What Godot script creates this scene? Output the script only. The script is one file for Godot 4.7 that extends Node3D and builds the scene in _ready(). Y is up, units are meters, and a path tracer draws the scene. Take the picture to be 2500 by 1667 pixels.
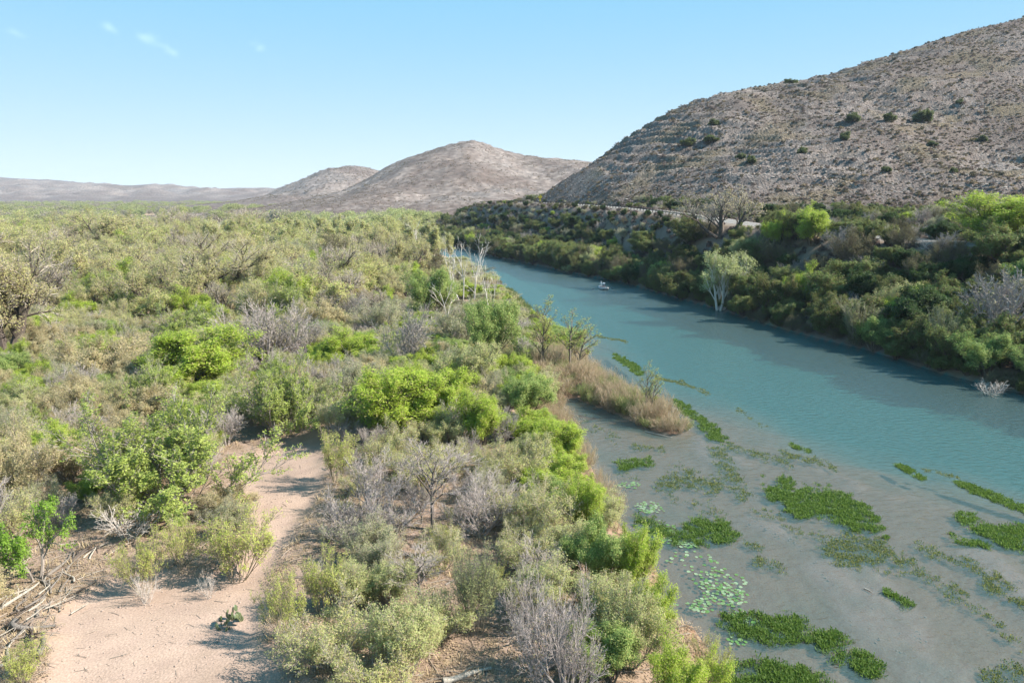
extends Node3D
# A clear river under limestone hills, seen from about twenty metres above the brushy bank.

const EYE_HEIGHT := 22.0
const SHORE_RIGHT := [Vector2(-36.4, -369.0), Vector2(-28.5, -344.8), Vector2(-4.6, -270.9), Vector2(13.1, -227.0), Vector2(16.1, -217.5), Vector2(30.0, -189.0), Vector2(36.8, -160.3), Vector2(42.3, -140.1), Vector2(47.0, -117.7), Vector2(52.4, -103.4), Vector2(54.9, -89.0), Vector2(58.6, -79.4), Vector2(61.6, -63.6)]
const SHORE_LEFT := [Vector2(-43.8, -361.8), Vector2(-34.8, -309.9), Vector2(-13.7, -235.8), Vector2(-2.9, -184.2), Vector2(0.8, -152.7), Vector2(3.9, -130.3), Vector2(8.0, -113.5), Vector2(9.6, -100.4), Vector2(9.9, -91.1), Vector2(12.3, -80.4), Vector2(14.8, -72.6), Vector2(16.6, -68.1), Vector2(16.7, -66.1), Vector2(15.0, -64.8), Vector2(12.7, -68.1), Vector2(10.3, -72.6), Vector2(7.0, -77.6), Vector2(4.8, -77.6), Vector2(5.5, -64.8), Vector2(6.9, -55.0), Vector2(6.9, -47.6), Vector2(8.5, -42.5), Vector2(8.6, -38.7), Vector2(8.2, -35.5), Vector2(9.4, -33.9), Vector2(10.0, -31.7), Vector2(9.6, -29.5), Vector2(8.1, -23.6)]
const SHALLOWS_EDGE := [Vector2(8.4, -119.3), Vector2(12.0, -94.9), Vector2(14.7, -86.0), Vector2(18.6, -77.1), Vector2(21.5, -71.8), Vector2(24.7, -66.8), Vector2(28.0, -60.6), Vector2(32.4, -56.0), Vector2(38.8, -51.1), Vector2(45.9, -46.2)]
const DRIFTWOOD_GROUND := [Vector2(-29.9, -35.9), Vector2(-29.0, -39.6), Vector2(-25.6, -41.3), Vector2(-20.3, -44.2), Vector2(-16.5, -35.9), Vector2(-21.5, -35.0), Vector2(-22.1, -32.2), Vector2(-19.0, -25.9), Vector2(-22.4, -25.9)]
const OPEN_SOIL := [[Vector2(-14.6, -35.9), Vector2(-11.7, -41.1), Vector2(-7.3, -35.9), Vector2(-5.2, -27.3), Vector2(-9.3, -25.2)], [Vector2(-3.6, -32.2), Vector2(-3.4, -37.8), Vector2(-0.6, -35.9), Vector2(1.1, -29.4), Vector2(0.2, -25.2), Vector2(-3.2, -25.2)]]
const SAND := [Vector2(-19.6, -26.5), Vector2(-22.7, -32.5), Vector2(-22.0, -35.9), Vector2(-20.8, -37.3), Vector2(-17.3, -35.9), Vector2(-15.2, -37.3), Vector2(-14.5, -39.9), Vector2(-17.6, -44.8), Vector2(-20.0, -49.3), Vector2(-21.7, -55.2), Vector2(-18.9, -60.1), Vector2(-17.3, -61.9), Vector2(-14.8, -53.7), Vector2(-13.5, -48.5), Vector2(-13.5, -43.5), Vector2(-13.6, -39.4), Vector2(-13.1, -35.9), Vector2(-12.1, -32.9), Vector2(-11.9, -30.0), Vector2(-8.8, -26.5)]
const ROAD := [Vector3(-13.3, 19.4, -400.0), Vector3(0.8, 20.1, -355.0), Vector3(14.3, 19.9, -325.0), Vector3(29.9, 19.3, -288.0), Vector3(43.9, 18.3, -242.0), Vector3(52.0, 17.0, -205.0), Vector3(59.2, 15.6, -172.0), Vector3(69.7, 14.5, -148.0)]
const CREST_NEAR := [Vector3(10.1, 20.6, -345.0), Vector3(15.5, 23.6, -352.0), Vector3(26.2, 30.9, -357.0), Vector3(40.3, 39.4, -362.0), Vector3(54.8, 50.1, -368.0), Vector3(77.8, 63.6, -378.0), Vector3(94.9, 70.9, -386.0), Vector3(115.2, 76.5, -395.0), Vector3(145.8, 82.7, -405.0), Vector3(173.0, 88.3, -415.0), Vector3(200.9, 97.3, -425.0), Vector3(242.2, 110.0, -440.0), Vector3(280.6, 121.7, -455.0), Vector3(310.4, 128.9, -465.0), Vector3(394.4, 144.2, -490.0), Vector3(535.2, 155.8, -520.0)]
const CREST_MIDDLE := [Vector3(-309.5, 5.7, -900.0), Vector3(-255.1, 17.3, -900.0), Vector3(-222.6, 23.6, -900.0), Vector3(-173.6, 46.5, -900.0), Vector3(-146.4, 62.1, -900.0), Vector3(-114.3, 74.4, -900.0), Vector3(-82.4, 84.1, -900.0), Vector3(-61.2, 89.2, -900.0), Vector3(-48.0, 90.8, -900.0), Vector3(-34.8, 88.2, -900.0), Vector3(-19.0, 82.6, -900.0), Vector3(12.7, 73.9, -900.0), Vector3(55.1, 69.3, -900.0), Vector3(100.2, 65.7, -900.0), Vector3(134.8, 62.1, -900.0), Vector3(172.2, 55.9, -900.0), Vector3(280.0, 29.9, -900.0), Vector3(335.4, 3.5, -900.0)]
const CREST_SMALL := [Vector3(-550.6, 8.9, -1500.0), Vector3(-468.8, 29.9, -1500.0), Vector3(-423.1, 50.8, -1500.0), Vector3(-377.5, 73.3, -1500.0), Vector3(-346.0, 84.5, -1500.0), Vector3(-323.8, 86.2, -1500.0), Vector3(-288.6, 81.9, -1500.0), Vector3(-244.7, 69.8, -1500.0), Vector3(-156.4, 52.5, -1500.0), Vector3(-67.9, 17.6, -1500.0)]
const CREST_FAR := [Vector3(-3681.1, 117.6, -3000.0), Vector3(-2973.2, 110.7, -3000.0), Vector3(-2263.1, 114.2, -3000.0), Vector3(-2087.0, 105.5, -3000.0), Vector3(-1981.4, 98.6, -3000.0), Vector3(-1910.6, 96.9, -3000.0), Vector3(-1734.6, 83.0, -3000.0), Vector3(-1558.0, 72.6, -3000.0), Vector3(-1486.3, 77.8, -3000.0), Vector3(-1380.0, 74.3, -3000.0), Vector3(-1309.9, 62.1, -3000.0), Vector3(-1203.3, 60.4, -3000.0), Vector3(-1096.7, 56.9, -3000.0), Vector3(-900.7, 60.4, -3000.0), Vector3(-669.5, 55.2, -3000.0), Vector3(220.9, 48.2, -3000.0), Vector3(1291.3, 30.7, -3000.0)]
const GRAVEL_BARS := [
	[Vector2(17.1, -46.9), Vector2(18.9, -42.2), 0.83, 0.32],
	[Vector2(20.0, -40.2), Vector2(19.8, -29.7), 2.59, 0.33],
	[Vector2(29.6, -41.9), Vector2(28.5, -34.7), 1.65, 0.34],
	[Vector2(18.8, -63.6), Vector2(19.4, -57.9), 1.01, 0.20],
	[Vector2(25.3, -56.9), Vector2(27.3, -54.1), 0.83, 0.22],
	[Vector2(17.5, -64.8), Vector2(17.2, -57.9), 0.92, 0.25],
	[Vector2(26.6, -52.8), Vector2(29.0, -50.7), 0.52, 0.22],
]
const PLANTS := [
	["great_mesquite_tree", -64.2, -88.7, 18.5, 23.2, "huge old mesquite with thick dark trunk beside the left picture edge", "the huge dark-trunked mesquite"],
	["great_mesquite_tree", -58.8, -136.9, 13.1, 25.2, "broad grey mesquite with several dark trunks splitting low, mid meadow", "the broad many-trunked mesquite"],
	["tufted_shrub", -23.3, -45.2, 7.1, 12.6, "largest bushy tree with bright leaf tufts on pale branches, left of the sand", "the big tufted bush"],
	["tufted_shrub", -20.5, -61.3, 6.7, 8.7, "round tufted green bush at the upper end of the sand track", "the round tufted bush"],
	["tufted_shrub", -45.0, -98.8, 5.6, 11.6, "vivid green tufted bush in front of the many-trunked mesquite", "the vivid green tufted bush"],
	["tufted_shrub", -34.9, -66.6, 5.0, 6.7, "pale tufted bush behind the largest tufted bush", "the pale tufted bush"],
	["bright_green_shrub", -34.3, -75.4, 6.4, 10.2, "wide domed lime green bush below the vivid tufted bush", "the domed lime green bush"],
	["bright_green_shrub", -29.7, -66.6, 3.0, 4.2, "small lime green bush in front of the domed lime green bush", "the small lime bush"],
	["bare_shrub", -30.6, -86.8, 8.4, 10.3, "tall mauve grey leafless thicket beside the domed lime bush", "the mauve leafless thicket"],
	["bare_shrub", -27.0, -89.2, 7.3, 6.7, "upright grey twiggy bush right beside the mauve leafless thicket", "the upright twiggy bush"],
	["sage_shrub", -46.3, -78.2, 5.6, 11.3, "wide beige sage bush in front of the huge dark-trunked mesquite", "the wide beige sage bush"],
	["sage_shrub", -33.1, -44.5, 5.7, 5.5, "tall beige sage bush cut off by the left edge", "the tall edge sage bush"],
	["sage_shrub", -41.0, -65.2, 3.8, 6.2, "round olive beige bush below the wide beige sage bush", "the olive beige bush"],
	["bright_green_shrub", -36.0, -53.7, 3.4, 3.8, "small lime green bush between the tall sage bush and the largest tufted bush", "the lime bush by the sage"],
	["leaning_tree", -25.6, -35.4, 4.4, 3.4, "small leaning tree with bright leaf pads and grey trunk over driftwood", "the small leaning tree"],
	["leaning_tree", -27.5, -35.2, 2.4, 2.8, "low bright green leafy bush cut by the left edge beside the leaning tree", "the low leafy bush"],
	["feathery_shrub", -15.1, -36.1, 4.1, 4.5, "feathery yellow green shrub standing alone on the pale sand", "the feathery shrub on the sand"],
	["feathery_shrub", -12.8, -49.5, 4.1, 3.8, "slim feathery green sapling casting shadow on the sand track", "the slim feathery sapling"],
	["bright_green_shrub", -10.0, -60.1, 6.0, 7.3, "brightest lime green tree crown in the middle of the thicket", "the brightest lime tree"],
	["bright_green_shrub", -6.5, -61.9, 5.0, 5.9, "lime green crown joined to the river side of the brightest lime tree", "the joined lime crown"],
	["bright_green_shrub", -2.6, -57.3, 4.5, 3.6, "narrow lime green bush near the cove, river side of the bright crowns", "the narrow lime bush"],
	["green_shrub", -2.7, -83.4, 8.1, 6.8, "tall deep green bush standing by the bare white trees", "the tall deep green bush"],
	["green_shrub", -13.1, -120.8, 8.2, 8.9, "deep green bush at the foot of the bare white trees", "the deep green bush below the white trees"],
	["green_shrub", 1.2, -65.9, 4.2, 5.0, "fresh green bush at the head of the cove", "the fresh green cove bush"],
	["bare_shrub", -12.1, -82.3, 7.9, 7.2, "silver grey leafless bush with fanned branches over dead wood", "the silver fanned bush"],
	["bare_tree", -4.8, -41.5, 5.8, 5.7, "lone tall bare tree with thin dark straight trunk in the thicket", "the lone straight bare tree"],
	["bare_shrub", -9.1, -44.2, 4.2, 4.3, "pale mauve leafless bush beside the lone straight bare tree", "the pale mauve bush"],
	["bare_shrub", -2.0, -41.1, 4.0, 4.6, "grey leafless bush on the river side of the lone straight bare tree", "the grey bush by the lone tree"],
	["bare_shrub", -9.9, -40.2, 3.6, 5.0, "low silvery leafless bush sprawling at the edge of the sand track", "the sprawling silvery bush"],
	["bright_green_shrub", 3.9, -54.7, 3.7, 3.7, "rounded lime green bush leaning over the cove water", "the lime bush over the cove"],
	["bright_green_shrub", 4.5, -40.8, 4.4, 3.2, "lime green waterside bush below the cove", "the upper waterside lime bush"],
	["bright_green_shrub", 6.5, -35.2, 4.5, 3.5, "tallest lime green waterside bush facing the lily pads", "the lime bush facing the lily pads"],
	["green_shrub", 4.6, -35.9, 3.8, 3.3, "mid green bush behind the lime bush facing the lily pads", "the mid green bush by the lilies"],
	["bright_green_shrub", 6.6, -31.4, 3.4, 2.5, "narrow lime green bush beside the densest lily pads", "the narrow lily-side bush"],
	["sage_green_shrub", 5.4, -29.1, 3.7, 3.2, "soft sage green bush behind the narrow lily-side bush", "the soft sage green bush"],
	["bright_green_shrub", 7.0, -26.5, 3.4, 3.3, "rounded yellow green bush at the bottom edge by the water", "the rounded bottom bush"],
	["feathery_shrub", 9.1, -29.1, 2.5, 1.8, "feathery lime sapling rooted at the water's edge by the lowest lily pads", "the feathery waterside sapling"],
	["bare_shrub", 2.3, -26.5, 5.2, 3.5, "tall grey brown leafless bush at the bottom, one row in from the water", "the tall bottom grey bush"],
	["bare_shrub", 0.8, -30.7, 3.6, 3.1, "dense grey leafless bush behind the tall bottom grey bush", "the dense bottom grey bush"],
	["sage_green_shrub", -4.6, -27.6, 3.6, 3.6, "pale sage green bush with airy crown near the fallen white log", "the pale sage green bush"],
	["broom_shrub", -1.7, -30.9, 4.2, 2.5, "upright broom-like bush of fine straight grey green stems", "the broom-like bush"],
	["bare_tree", -4.7, -33.1, 3.1, 3.3, "slim silver stemmed leafless tree behind the pale sage green bush", "the slim silver tree"],
	["sage_green_shrub", -7.8, -32.9, 2.6, 3.1, "low olive bush between the sand and the slim silver tree", "the low olive bush"],
	["sage_green_shrub", -4.7, -73.6, 5.3, 6.5, "pale olive bush behind the boulder", "the pale olive bush by the boulder"],
	["grey_green_shrub", -15.2, -68.8, 4.6, 5.6, "blue grey small-leaved bush beside the brightest lime tree", "the blue grey bush"],
	["grey_green_shrub", -7.0, -97.3, 6.1, 7.8, "dull grey green bush below the bare white trees", "the dull bush below the white trees"],
	["bright_green_shrub", -18.7, -84.5, 4.6, 7.9, "olive lime bush with dark crooked stems in the middle ground", "the crooked-stemmed lime bush"],
	["grey_green_shrub", -19.5, -106.9, 5.3, 8.6, "dark grey green bush in a hollow of the middle ground", "the dark hollow bush"],
	["sage_shrub", -28.0, -105.2, 5.6, 7.2, "beige crowned bush in the middle ground", "the beige crowned bush"],
	["bare_shrub", -26.3, -116.5, 5.3, 5.7, "small rusty grey leafless bush in the middle ground", "the rusty leafless bush"],
	["bright_green_shrub", -41.7, -130.4, 7.2, 10.4, "glowing lime bush river side of the many-trunked mesquite", "the glowing lime bush"],
	["bright_green_shrub", -24.4, -162.5, 5.4, 7.9, "small glowing lime bush inland of the bare white trees", "the small glowing lime bush"],
	["bright_green_shrub", -76.2, -214.5, 7.1, 15.6, "lime green crown behind the many-trunked mesquite", "the lime crown behind the mesquite"],
	["bright_green_shrub", -40.1, -170.8, 5.7, 10.4, "lime green bush in front of the brown brush", "the lime bush before the brown brush"],
	["brown_brush", -55.8, -221.5, 8.6, 26.8, "wide dark brown brush mound before the pale poplars", "the dark brown brush"],
	["brown_brush", -36.2, -201.6, 8.5, 20.8, "second dark brown brush mound, nearer the river", "the brown brush by the river"],
	["brown_brush", -20.4, -180.0, 7.1, 12.0, "low brown brush behind the bare white trees", "the low brown brush"],
	["leafless_tree", -155.2, -345.6, 14.9, 35.4, "grey mesquite with visible forked trunk in the far meadow", "the far forked mesquite"],
	["leafless_tree", -140.1, -384.5, 16.1, 37.0, "dark grey flat-topped mesquite in the far meadow", "the flat-topped mesquite"],
	["mesquite_tree", -135.7, -237.1, 15.5, 37.3, "green tinged mesquite crown inland of the far forked mesquite", "the green tinged mesquite"],
	["mesquite_tree", -88.8, -138.7, 13.5, 20.4, "mesquite with fresh yellow green buds behind the huge old mesquite", "the budding mesquite"],
	["mesquite_tree", -77.5, -144.7, 10.6, 21.2, "olive budding mesquite inland of the many-trunked mesquite", "the olive mesquite"],
	["white_bare_tree", -9.6, -137.5, 13.1, 9.3, "bare white tree with tall forked crown, leftmost of the white trio", "the tall forked white tree"],
	["white_bare_tree", -7.6, -135.8, 13.8, 8.3, "bare white tree leaning right over the river, middle of the trio", "the leaning white tree"],
	["white_bare_tree", -3.9, -125.5, 10.4, 5.4, "thin bare white tree nearest the water of the trio", "the thin white tree"],
	["white_bare_tree", -10.7, -118.6, 7.3, 6.6, "low bare white tree with sideways branches below the trio", "the low white tree"],
	["sapling_tree", 3.6, -84.5, 8.8, 4.7, "leafy sapling with bright top at the root of the reed spit", "the bright-topped sapling"],
	["sapling_tree", 7.6, -84.5, 7.7, 5.8, "sparse thin tree with few brown leaves on the reed spit", "the sparse reed-spit tree"],
	["sapling_tree", 13.8, -69.6, 5.6, 2.6, "lone slender pale tree on the end of the reed spit", "the lone spit tree"],
	["feathery_shrub", -10.5, -30.0, 3.3, 2.6, "tall wispy weeds along the edge of the lower sand", "the tall wispy weeds"],
	["feathery_shrub", -9.4, -32.2, 3.3, 2.6, "wispy yellow green weeds behind the lower sand", "the wispy sand weeds"],
	["feathery_shrub", -19.4, -34.6, 3.5, 2.8, "grey green wispy bush on litter near the driftwood", "the wispy driftwood bush"],
	["feathery_shrub", -18.4, -36.8, 2.9, 2.9, "dull wispy bush between the driftwood and the feathery shrub", "the dull wispy bush"],
	["dead_twigs", -18.8, -33.5, 1.8, 1.3, "thin pale dead sapling standing on the lower sand", "the thin dead sapling"],
	["dead_twigs", -23.1, -40.2, 2.4, 4.5, "silver dead brushwood at the foot of the largest tufted bush", "the silver dead brushwood"],
	["dead_twigs", -15.8, -34.1, 1.5, 1.1, "small white dead twig bush on the lower sand", "the small white twigs"],
	["feathery_shrub", -20.5, -26.7, 2.0, 2.0, "yellow green weed tuft at the bottom left corner", "the corner weed tuft"],
]
const BANK_PLANTS := [
	["white_budding_tree", 41.8, -142.4, 11.5, 9.6, "white-limbed budding cottonwood at the far water's edge", "the white-limbed cottonwood"],
	["leafless_tree", 49.0, -170.3, 11.2, 19.6, "big dark grey leafless tree behind the white-limbed cottonwood", "the dark leafless tree"],
	["bare_shrub", 63.9, -93.1, 10.1, 13.8, "big silver grey leafless tree on the far bank near the right edge", "the silver leafless tree"],
	["bright_green_shrub", 83.6, -122.9, 8.4, 14.9, "glowing lime green tree on the far bank by the right edge", "the glowing far-bank lime tree"],
	["olive_shrub", 47.1, -128.0, 7.1, 7.5, "rounded olive green bush leaning over the far water's edge", "the rounded olive bush"],
	["bright_green_shrub", 60.2, -144.7, 7.0, 7.9, "lime green bush high on the far bank", "the high lime bush"],
	["bright_green_shrub", 53.3, -129.1, 7.0, 7.1, "yellow green bush lit at mid height of the far bank", "the mid-bank yellow bush"],
	["bright_green_shrub", 55.7, -151.7, 6.9, 6.5, "small yellow crowned bush beside the dark leafless tree", "the yellow crowned bush"],
	["broom_shrub", 52.3, -106.4, 6.6, 5.9, "feathery olive bush with upright fronds above the far water", "the upright olive bush"],
	["broom_shrub", 56.4, -92.1, 6.7, 4.0, "slender feathery olive bush close to the silver leafless tree", "the slender olive bush"],
	["sage_green_shrub", 59.8, -109.9, 6.1, 6.1, "pale green bush mid height of the far bank", "the pale far-bank bush"],
	["dark_evergreen_shrub", 67.4, -122.3, 4.1, 6.0, "rounded dark blue green evergreen on the far bank", "the dark rounded evergreen"],
	["dark_evergreen_shrub", 80.8, -136.0, 3.3, 6.6, "very dark evergreen beside the glowing far-bank lime tree", "the dark evergreen by the lime tree"],
	["olive_shrub", 70.5, -103.1, 4.4, 7.6, "olive bush behind the silver leafless tree", "the olive bush behind the silver tree"],
	["dead_twigs", 54.8, -79.5, 1.8, 4.5, "bleached dead snag lying half in the far shaded water", "the bleached snag"],
]
const HILL_BUSHES := [
	[147.8, -400.9, 8.3, 3.2, "largest dark bush breaking the skyline of the near hill"],
	[115.9, -393.7, 3.2, 1.6, "small dark bush on the skyline left of the largest skyline bush"],
	[167.2, -404.8, 2.8, 1.6, "tiny bush on the skyline just uphill of the largest skyline bush"],
	[140.7, -308.6, 5.8, 3.6, "dark green bush on mid slope below the skyline bushes"],
	[152.5, -301.9, 4.9, 3.2, "dark green bush beside the mid slope bush, upslope side"],
	[167.1, -304.3, 7.1, 5.0, "widest pale-topped green bush high on the slope"],
	[127.8, -284.5, 4.3, 3.0, "dark bush alone below the two mid slope bushes"],
	[89.8, -331.6, 5.4, 2.7, "yellow green bush above the cliff band"],
	[88.2, -285.9, 3.7, 2.9, "bright green bush low on the slope, first of a pair"],
	[89.0, -274.7, 3.6, 2.8, "dark bush just below the bright bush of the low pair"],
	[107.3, -273.4, 3.9, 2.9, "bright green bush alone mid slope low"],
	[75.8, -318.3, 6.3, 3.4, "dark evergreen bush clinging below the cliff band"],
	[83.7, -314.7, 6.3, 2.9, "second evergreen bush clinging below the cliff band"],
	[192.9, -323.2, 3.4, 2.1, "small olive bush high on the right slope"],
	[179.5, -283.1, 4.3, 2.3, "olive bush on the right slope below the small olive bush"],
	[155.7, -275.4, 3.6, 1.9, "round grey green bush on the right slope"],
	[126.8, -249.6, 3.5, 1.9, "grey bush low on the slope above the bush row"],
	[145.2, -242.2, 2.6, 1.7, "small olive bush low on the right slope"],
	[98.8, -220.9, 9.2, 3.4, "broad dark evergreen in the row at the hill's foot"],
	[107.1, -213.6, 7.7, 3.3, "olive bush in the row at the hill's foot beside the broad evergreen"],
	[101.1, -186.8, 5.6, 3.4, "rounded dark evergreen at the end of the row at the hill's foot"],
	[125.3, -213.4, 2.8, 3.2, "upright dark bush standing alone at the hill's foot"],
	[71.6, -212.2, 7.6, 3.0, "grey green bush where the row at the hill's foot begins"],
	[67.2, -223.0, 8.0, 2.9, "olive bush beside the road at the hill's foot"],
	[142.7, -204.6, 2.9, 2.4, "dark bush at the hill's foot by the right edge"],
	[31.0, -299.4, 2.9, 1.6, "green bush beside the road near the yellow sign"],
	[52.8, -265.3, 2.5, 1.6, "green bush on the slope above the road"],
	[121.4, -215.6, 2.1, 1.3, "small round bush beside the upright dark bush"],
]
const WATER_PLANTS := [
	[[Vector2(21.1, -49.9), Vector2(24.1, -48.7)], 1.45, 1.20, 1, 2.43, "widest dense green mat of water plants in mid shallows"],
	[[Vector2(17.7, -47.8), Vector2(18.7, -46.9), Vector2(19.3, -44.9)], 0.49, 0.50, 0, 2.36, "thin mat of water plants along the pink gravel ridge"],
	[[Vector2(20.8, -42.0), Vector2(23.7, -42.3)], 1.00, 1.10, 0, 2.17, "broad mottled mat of water plants beside the large gravel shoal"],
	[[Vector2(23.9, -41.0), Vector2(24.7, -39.2), Vector2(25.2, -37.1)], 0.62, 0.60, 0, 2.04, "long sparse tail of plants trailing across the large gravel shoal"],
	[[Vector2(35.6, -51.9), Vector2(37.3, -47.6)], 0.68, 1.40, 1, 2.38, "vivid dense plant bed nearest the open river on the right edge"],
	[[Vector2(32.2, -44.6), Vector2(34.8, -43.3)], 1.08, 1.40, 1, 2.21, "large vivid dense plant bed filling the right edge"],
	[[Vector2(29.4, -43.7), Vector2(30.7, -42.8)], 0.34, 0.90, 1, 2.19, "short vivid strip joining the large right edge plant bed"],
	[[Vector2(26.6, -42.0), Vector2(28.0, -40.8), Vector2(28.6, -38.7)], 0.59, 0.70, 0, 2.11, "loose plant strip between the gravel shoals near the right edge"],
	[[Vector2(27.6, -37.3), Vector2(28.2, -36.2)], 0.48, 1.00, 0, 1.92, "dense tuft bed of plants beside the right gravel shoal"],
	[[Vector2(25.4, -35.9), Vector2(25.4, -33.9), Vector2(25.5, -32.4)], 0.46, 0.50, 0, 1.84, "sparse diagonal plant strip in the lower right shallows"],
	[[Vector2(22.6, -29.7), Vector2(24.2, -30.2)], 0.54, 1.00, 0, 1.70, "plant bed in the bottom right corner"],
	[[Vector2(21.4, -37.1), Vector2(21.9, -36.2)], 0.27, 1.30, 1, 1.92, "small vivid plant tuft alone on the large gravel shoal"],
	[[Vector2(21.2, -35.3), Vector2(21.4, -34.9)], 0.19, 0.50, 0, 1.88, "faint plant tuft just below the vivid tuft on the shoal"],
	[[Vector2(11.8, -34.1), Vector2(13.4, -34.1), Vector2(15.2, -33.5), Vector2(16.4, -32.2), Vector2(17.0, -30.9)], 0.68, 1.30, 1, 1.82, "long curved bed of tall green plants near the bottom edge"],
	[[Vector2(10.3, -29.4), Vector2(12.3, -29.7), Vector2(13.9, -29.3)], 0.81, 1.70, 1, 1.68, "thick green plant bed at the bottom edge by the shrubs"],
	[[Vector2(20.1, -61.2), Vector2(21.7, -59.2), Vector2(23.2, -58.2)], 0.53, 0.70, 0, 2.87, "upper plant strip in the outer shallows"],
	[[Vector2(24.1, -59.5), Vector2(26.2, -58.2), Vector2(26.7, -57.1)], 0.45, 0.90, 0, 2.83, "outer end of the upper plant strip with green tufts"],
	[[Vector2(25.5, -61.5), Vector2(26.2, -61.0)], 0.27, 1.30, 1, 2.95, "small green clump just above the upper plant strip"],
	[[Vector2(18.3, -60.6), Vector2(17.7, -54.5), Vector2(17.4, -51.5)], 0.77, 0.70, 0, 2.67, "upright mat of plants below the end of the reed spit"],
	[[Vector2(12.0, -52.8), Vector2(13.7, -54.1), Vector2(15.5, -53.2)], 0.83, 0.90, 0, 2.65, "green plant mat off the cove mouth"],
	[[Vector2(13.8, -56.9), Vector2(15.1, -55.5)], 0.50, 0.40, 0, 2.71, "faint plant patch behind the cove mouth mat"],
	[[Vector2(12.4, -44.6), Vector2(14.2, -44.9)], 0.82, 1.00, 1, 2.27, "rounded tall plant bed above the lily pads"],
	[[Vector2(9.2, -46.2), Vector2(10.7, -44.3)], 0.64, 0.80, 1, 2.25, "plant bed mixed with lily pads by the bank"],
	[[Vector2(15.4, -43.0), Vector2(15.9, -42.7)], 0.31, 0.70, 0, 2.18, "small round plant tuft below the pink gravel ridge"],
	[[Vector2(15.3, -40.8), Vector2(16.3, -40.3)], 0.35, 0.70, 0, 2.09, "small plant tuft in open silty water"],
	[[Vector2(12.1, -49.9), Vector2(13.4, -48.7), Vector2(14.9, -48.4)], 0.57, 0.35, 0, 2.43, "scattered sprigs of plants in the cove shallows"],
	[[Vector2(15.1, -97.5), Vector2(16.3, -92.3)], 0.69, 1.20, 1, 4.31, "bright green plant strip on the river side of the reed spit"],
	[[Vector2(18.1, -86.9), Vector2(20.8, -84.3), Vector2(22.4, -80.4)], 0.42, 0.90, 0, 3.96, "narrow line of plants out in the river beyond the spit"],
	[[Vector2(18.2, -74.2), Vector2(19.1, -69.6), Vector2(19.3, -64.8)], 0.70, 1.00, 1, 3.32, "plant bed beside the tip of the reed spit"],
	[[Vector2(24.0, -72.6), Vector2(24.8, -68.8)], 0.39, 0.50, 0, 3.28, "small plant clump in the river off the spit"],
	[[Vector2(32.5, -56.4), Vector2(32.9, -55.0)], 0.35, 1.40, 1, 2.69, "small bright clump at the edge of the open river"],
	[[Vector2(34.1, -55.8), Vector2(34.9, -55.6)], 0.18, 0.80, 0, 2.72, "tiny plant tuft beside the bright river-edge clump"],
	[[Vector2(34.9, -55.2), Vector2(35.9, -54.5)], 0.18, 0.60, 0, 2.67, "pair of tiny tufts right of the bright river-edge clump"],
	[[Vector2(7.1, -68.1), Vector2(9.6, -64.8)], 0.74, 0.35, 0, 3.11, "floating weed film in the upper cove"],
	[[Vector2(9.1, -57.1), Vector2(11.6, -57.7)], 0.41, 0.80, 1, 2.81, "low green strip of plants across the cove"],
	[[Vector2(11.2, -61.8), Vector2(13.4, -61.0)], 0.31, 0.60, 0, 2.95, "short plant strip behind the low green cove strip"],
	[[Vector2(8.8, -55.0), Vector2(10.0, -54.6)], 0.25, 0.50, 0, 2.68, "thin plant strip below the low green cove strip"],
	[[Vector2(14.2, -113.8), Vector2(17.6, -110.9)], 0.41, 0.90, 0, 5.14, "thin pale reed line in the river near the saplings"],
	[[Vector2(-0.6, -156.1), Vector2(1.6, -137.9), Vector2(3.0, -124.3)], 1.35, 1.20, 2, 6.35, "green rush bed along the bank by the white trees"],
]
const LILY_CLUSTERS := [
	[9.2, -52.8, 0.92, 0.62, 20, "in the highest cove cluster"],
	[10.0, -48.7, 1.07, 1.00, 40, "in the bank cluster"],
	[10.3, -44.8, 0.99, 1.72, 30, "in the bank plant bed"],
	[11.4, -42.9, 0.62, 0.49, 16, "below the rounded bed"],
	[11.2, -40.8, 1.67, 1.36, 24, "above the main cluster"],
	[12.2, -38.5, 1.58, 1.44, 62, "in the upper main cluster"],
	[12.1, -36.8, 1.27, 1.05, 46, "in the lower main cluster"],
	[10.4, -35.9, 0.72, 0.73, 22, "against the shrubs"],
	[12.5, -34.9, 0.79, 0.70, 13, "nearing the curved bed"],
	[11.4, -32.7, 0.48, 0.39, 9, "beside the curved bed"],
	[9.0, -36.5, 0.29, 0.56, 7, "under the lime bush"],
]

var noise_a := FastNoiseLite.new()
var noise_b := FastNoiseLite.new()
var noise_c := FastNoiseLite.new()
var noise_ridge := FastNoiseLite.new()
var rng := RandomNumberGenerator.new()
var shore_r: Array = []
var shore_l: Array = []
var land_l := PackedVector2Array()
var land_r := PackedVector2Array()
var shoal := PackedVector2Array()
var sand_area := PackedVector2Array()
var M := {}
var species := {}
var tris_made := 0
var used_names := {}
var used_labels := {}
var taken: Array = []        # [x, z, radius] of every plant that stands
var landmarks: Array = []    # [x, z, noun]

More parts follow.
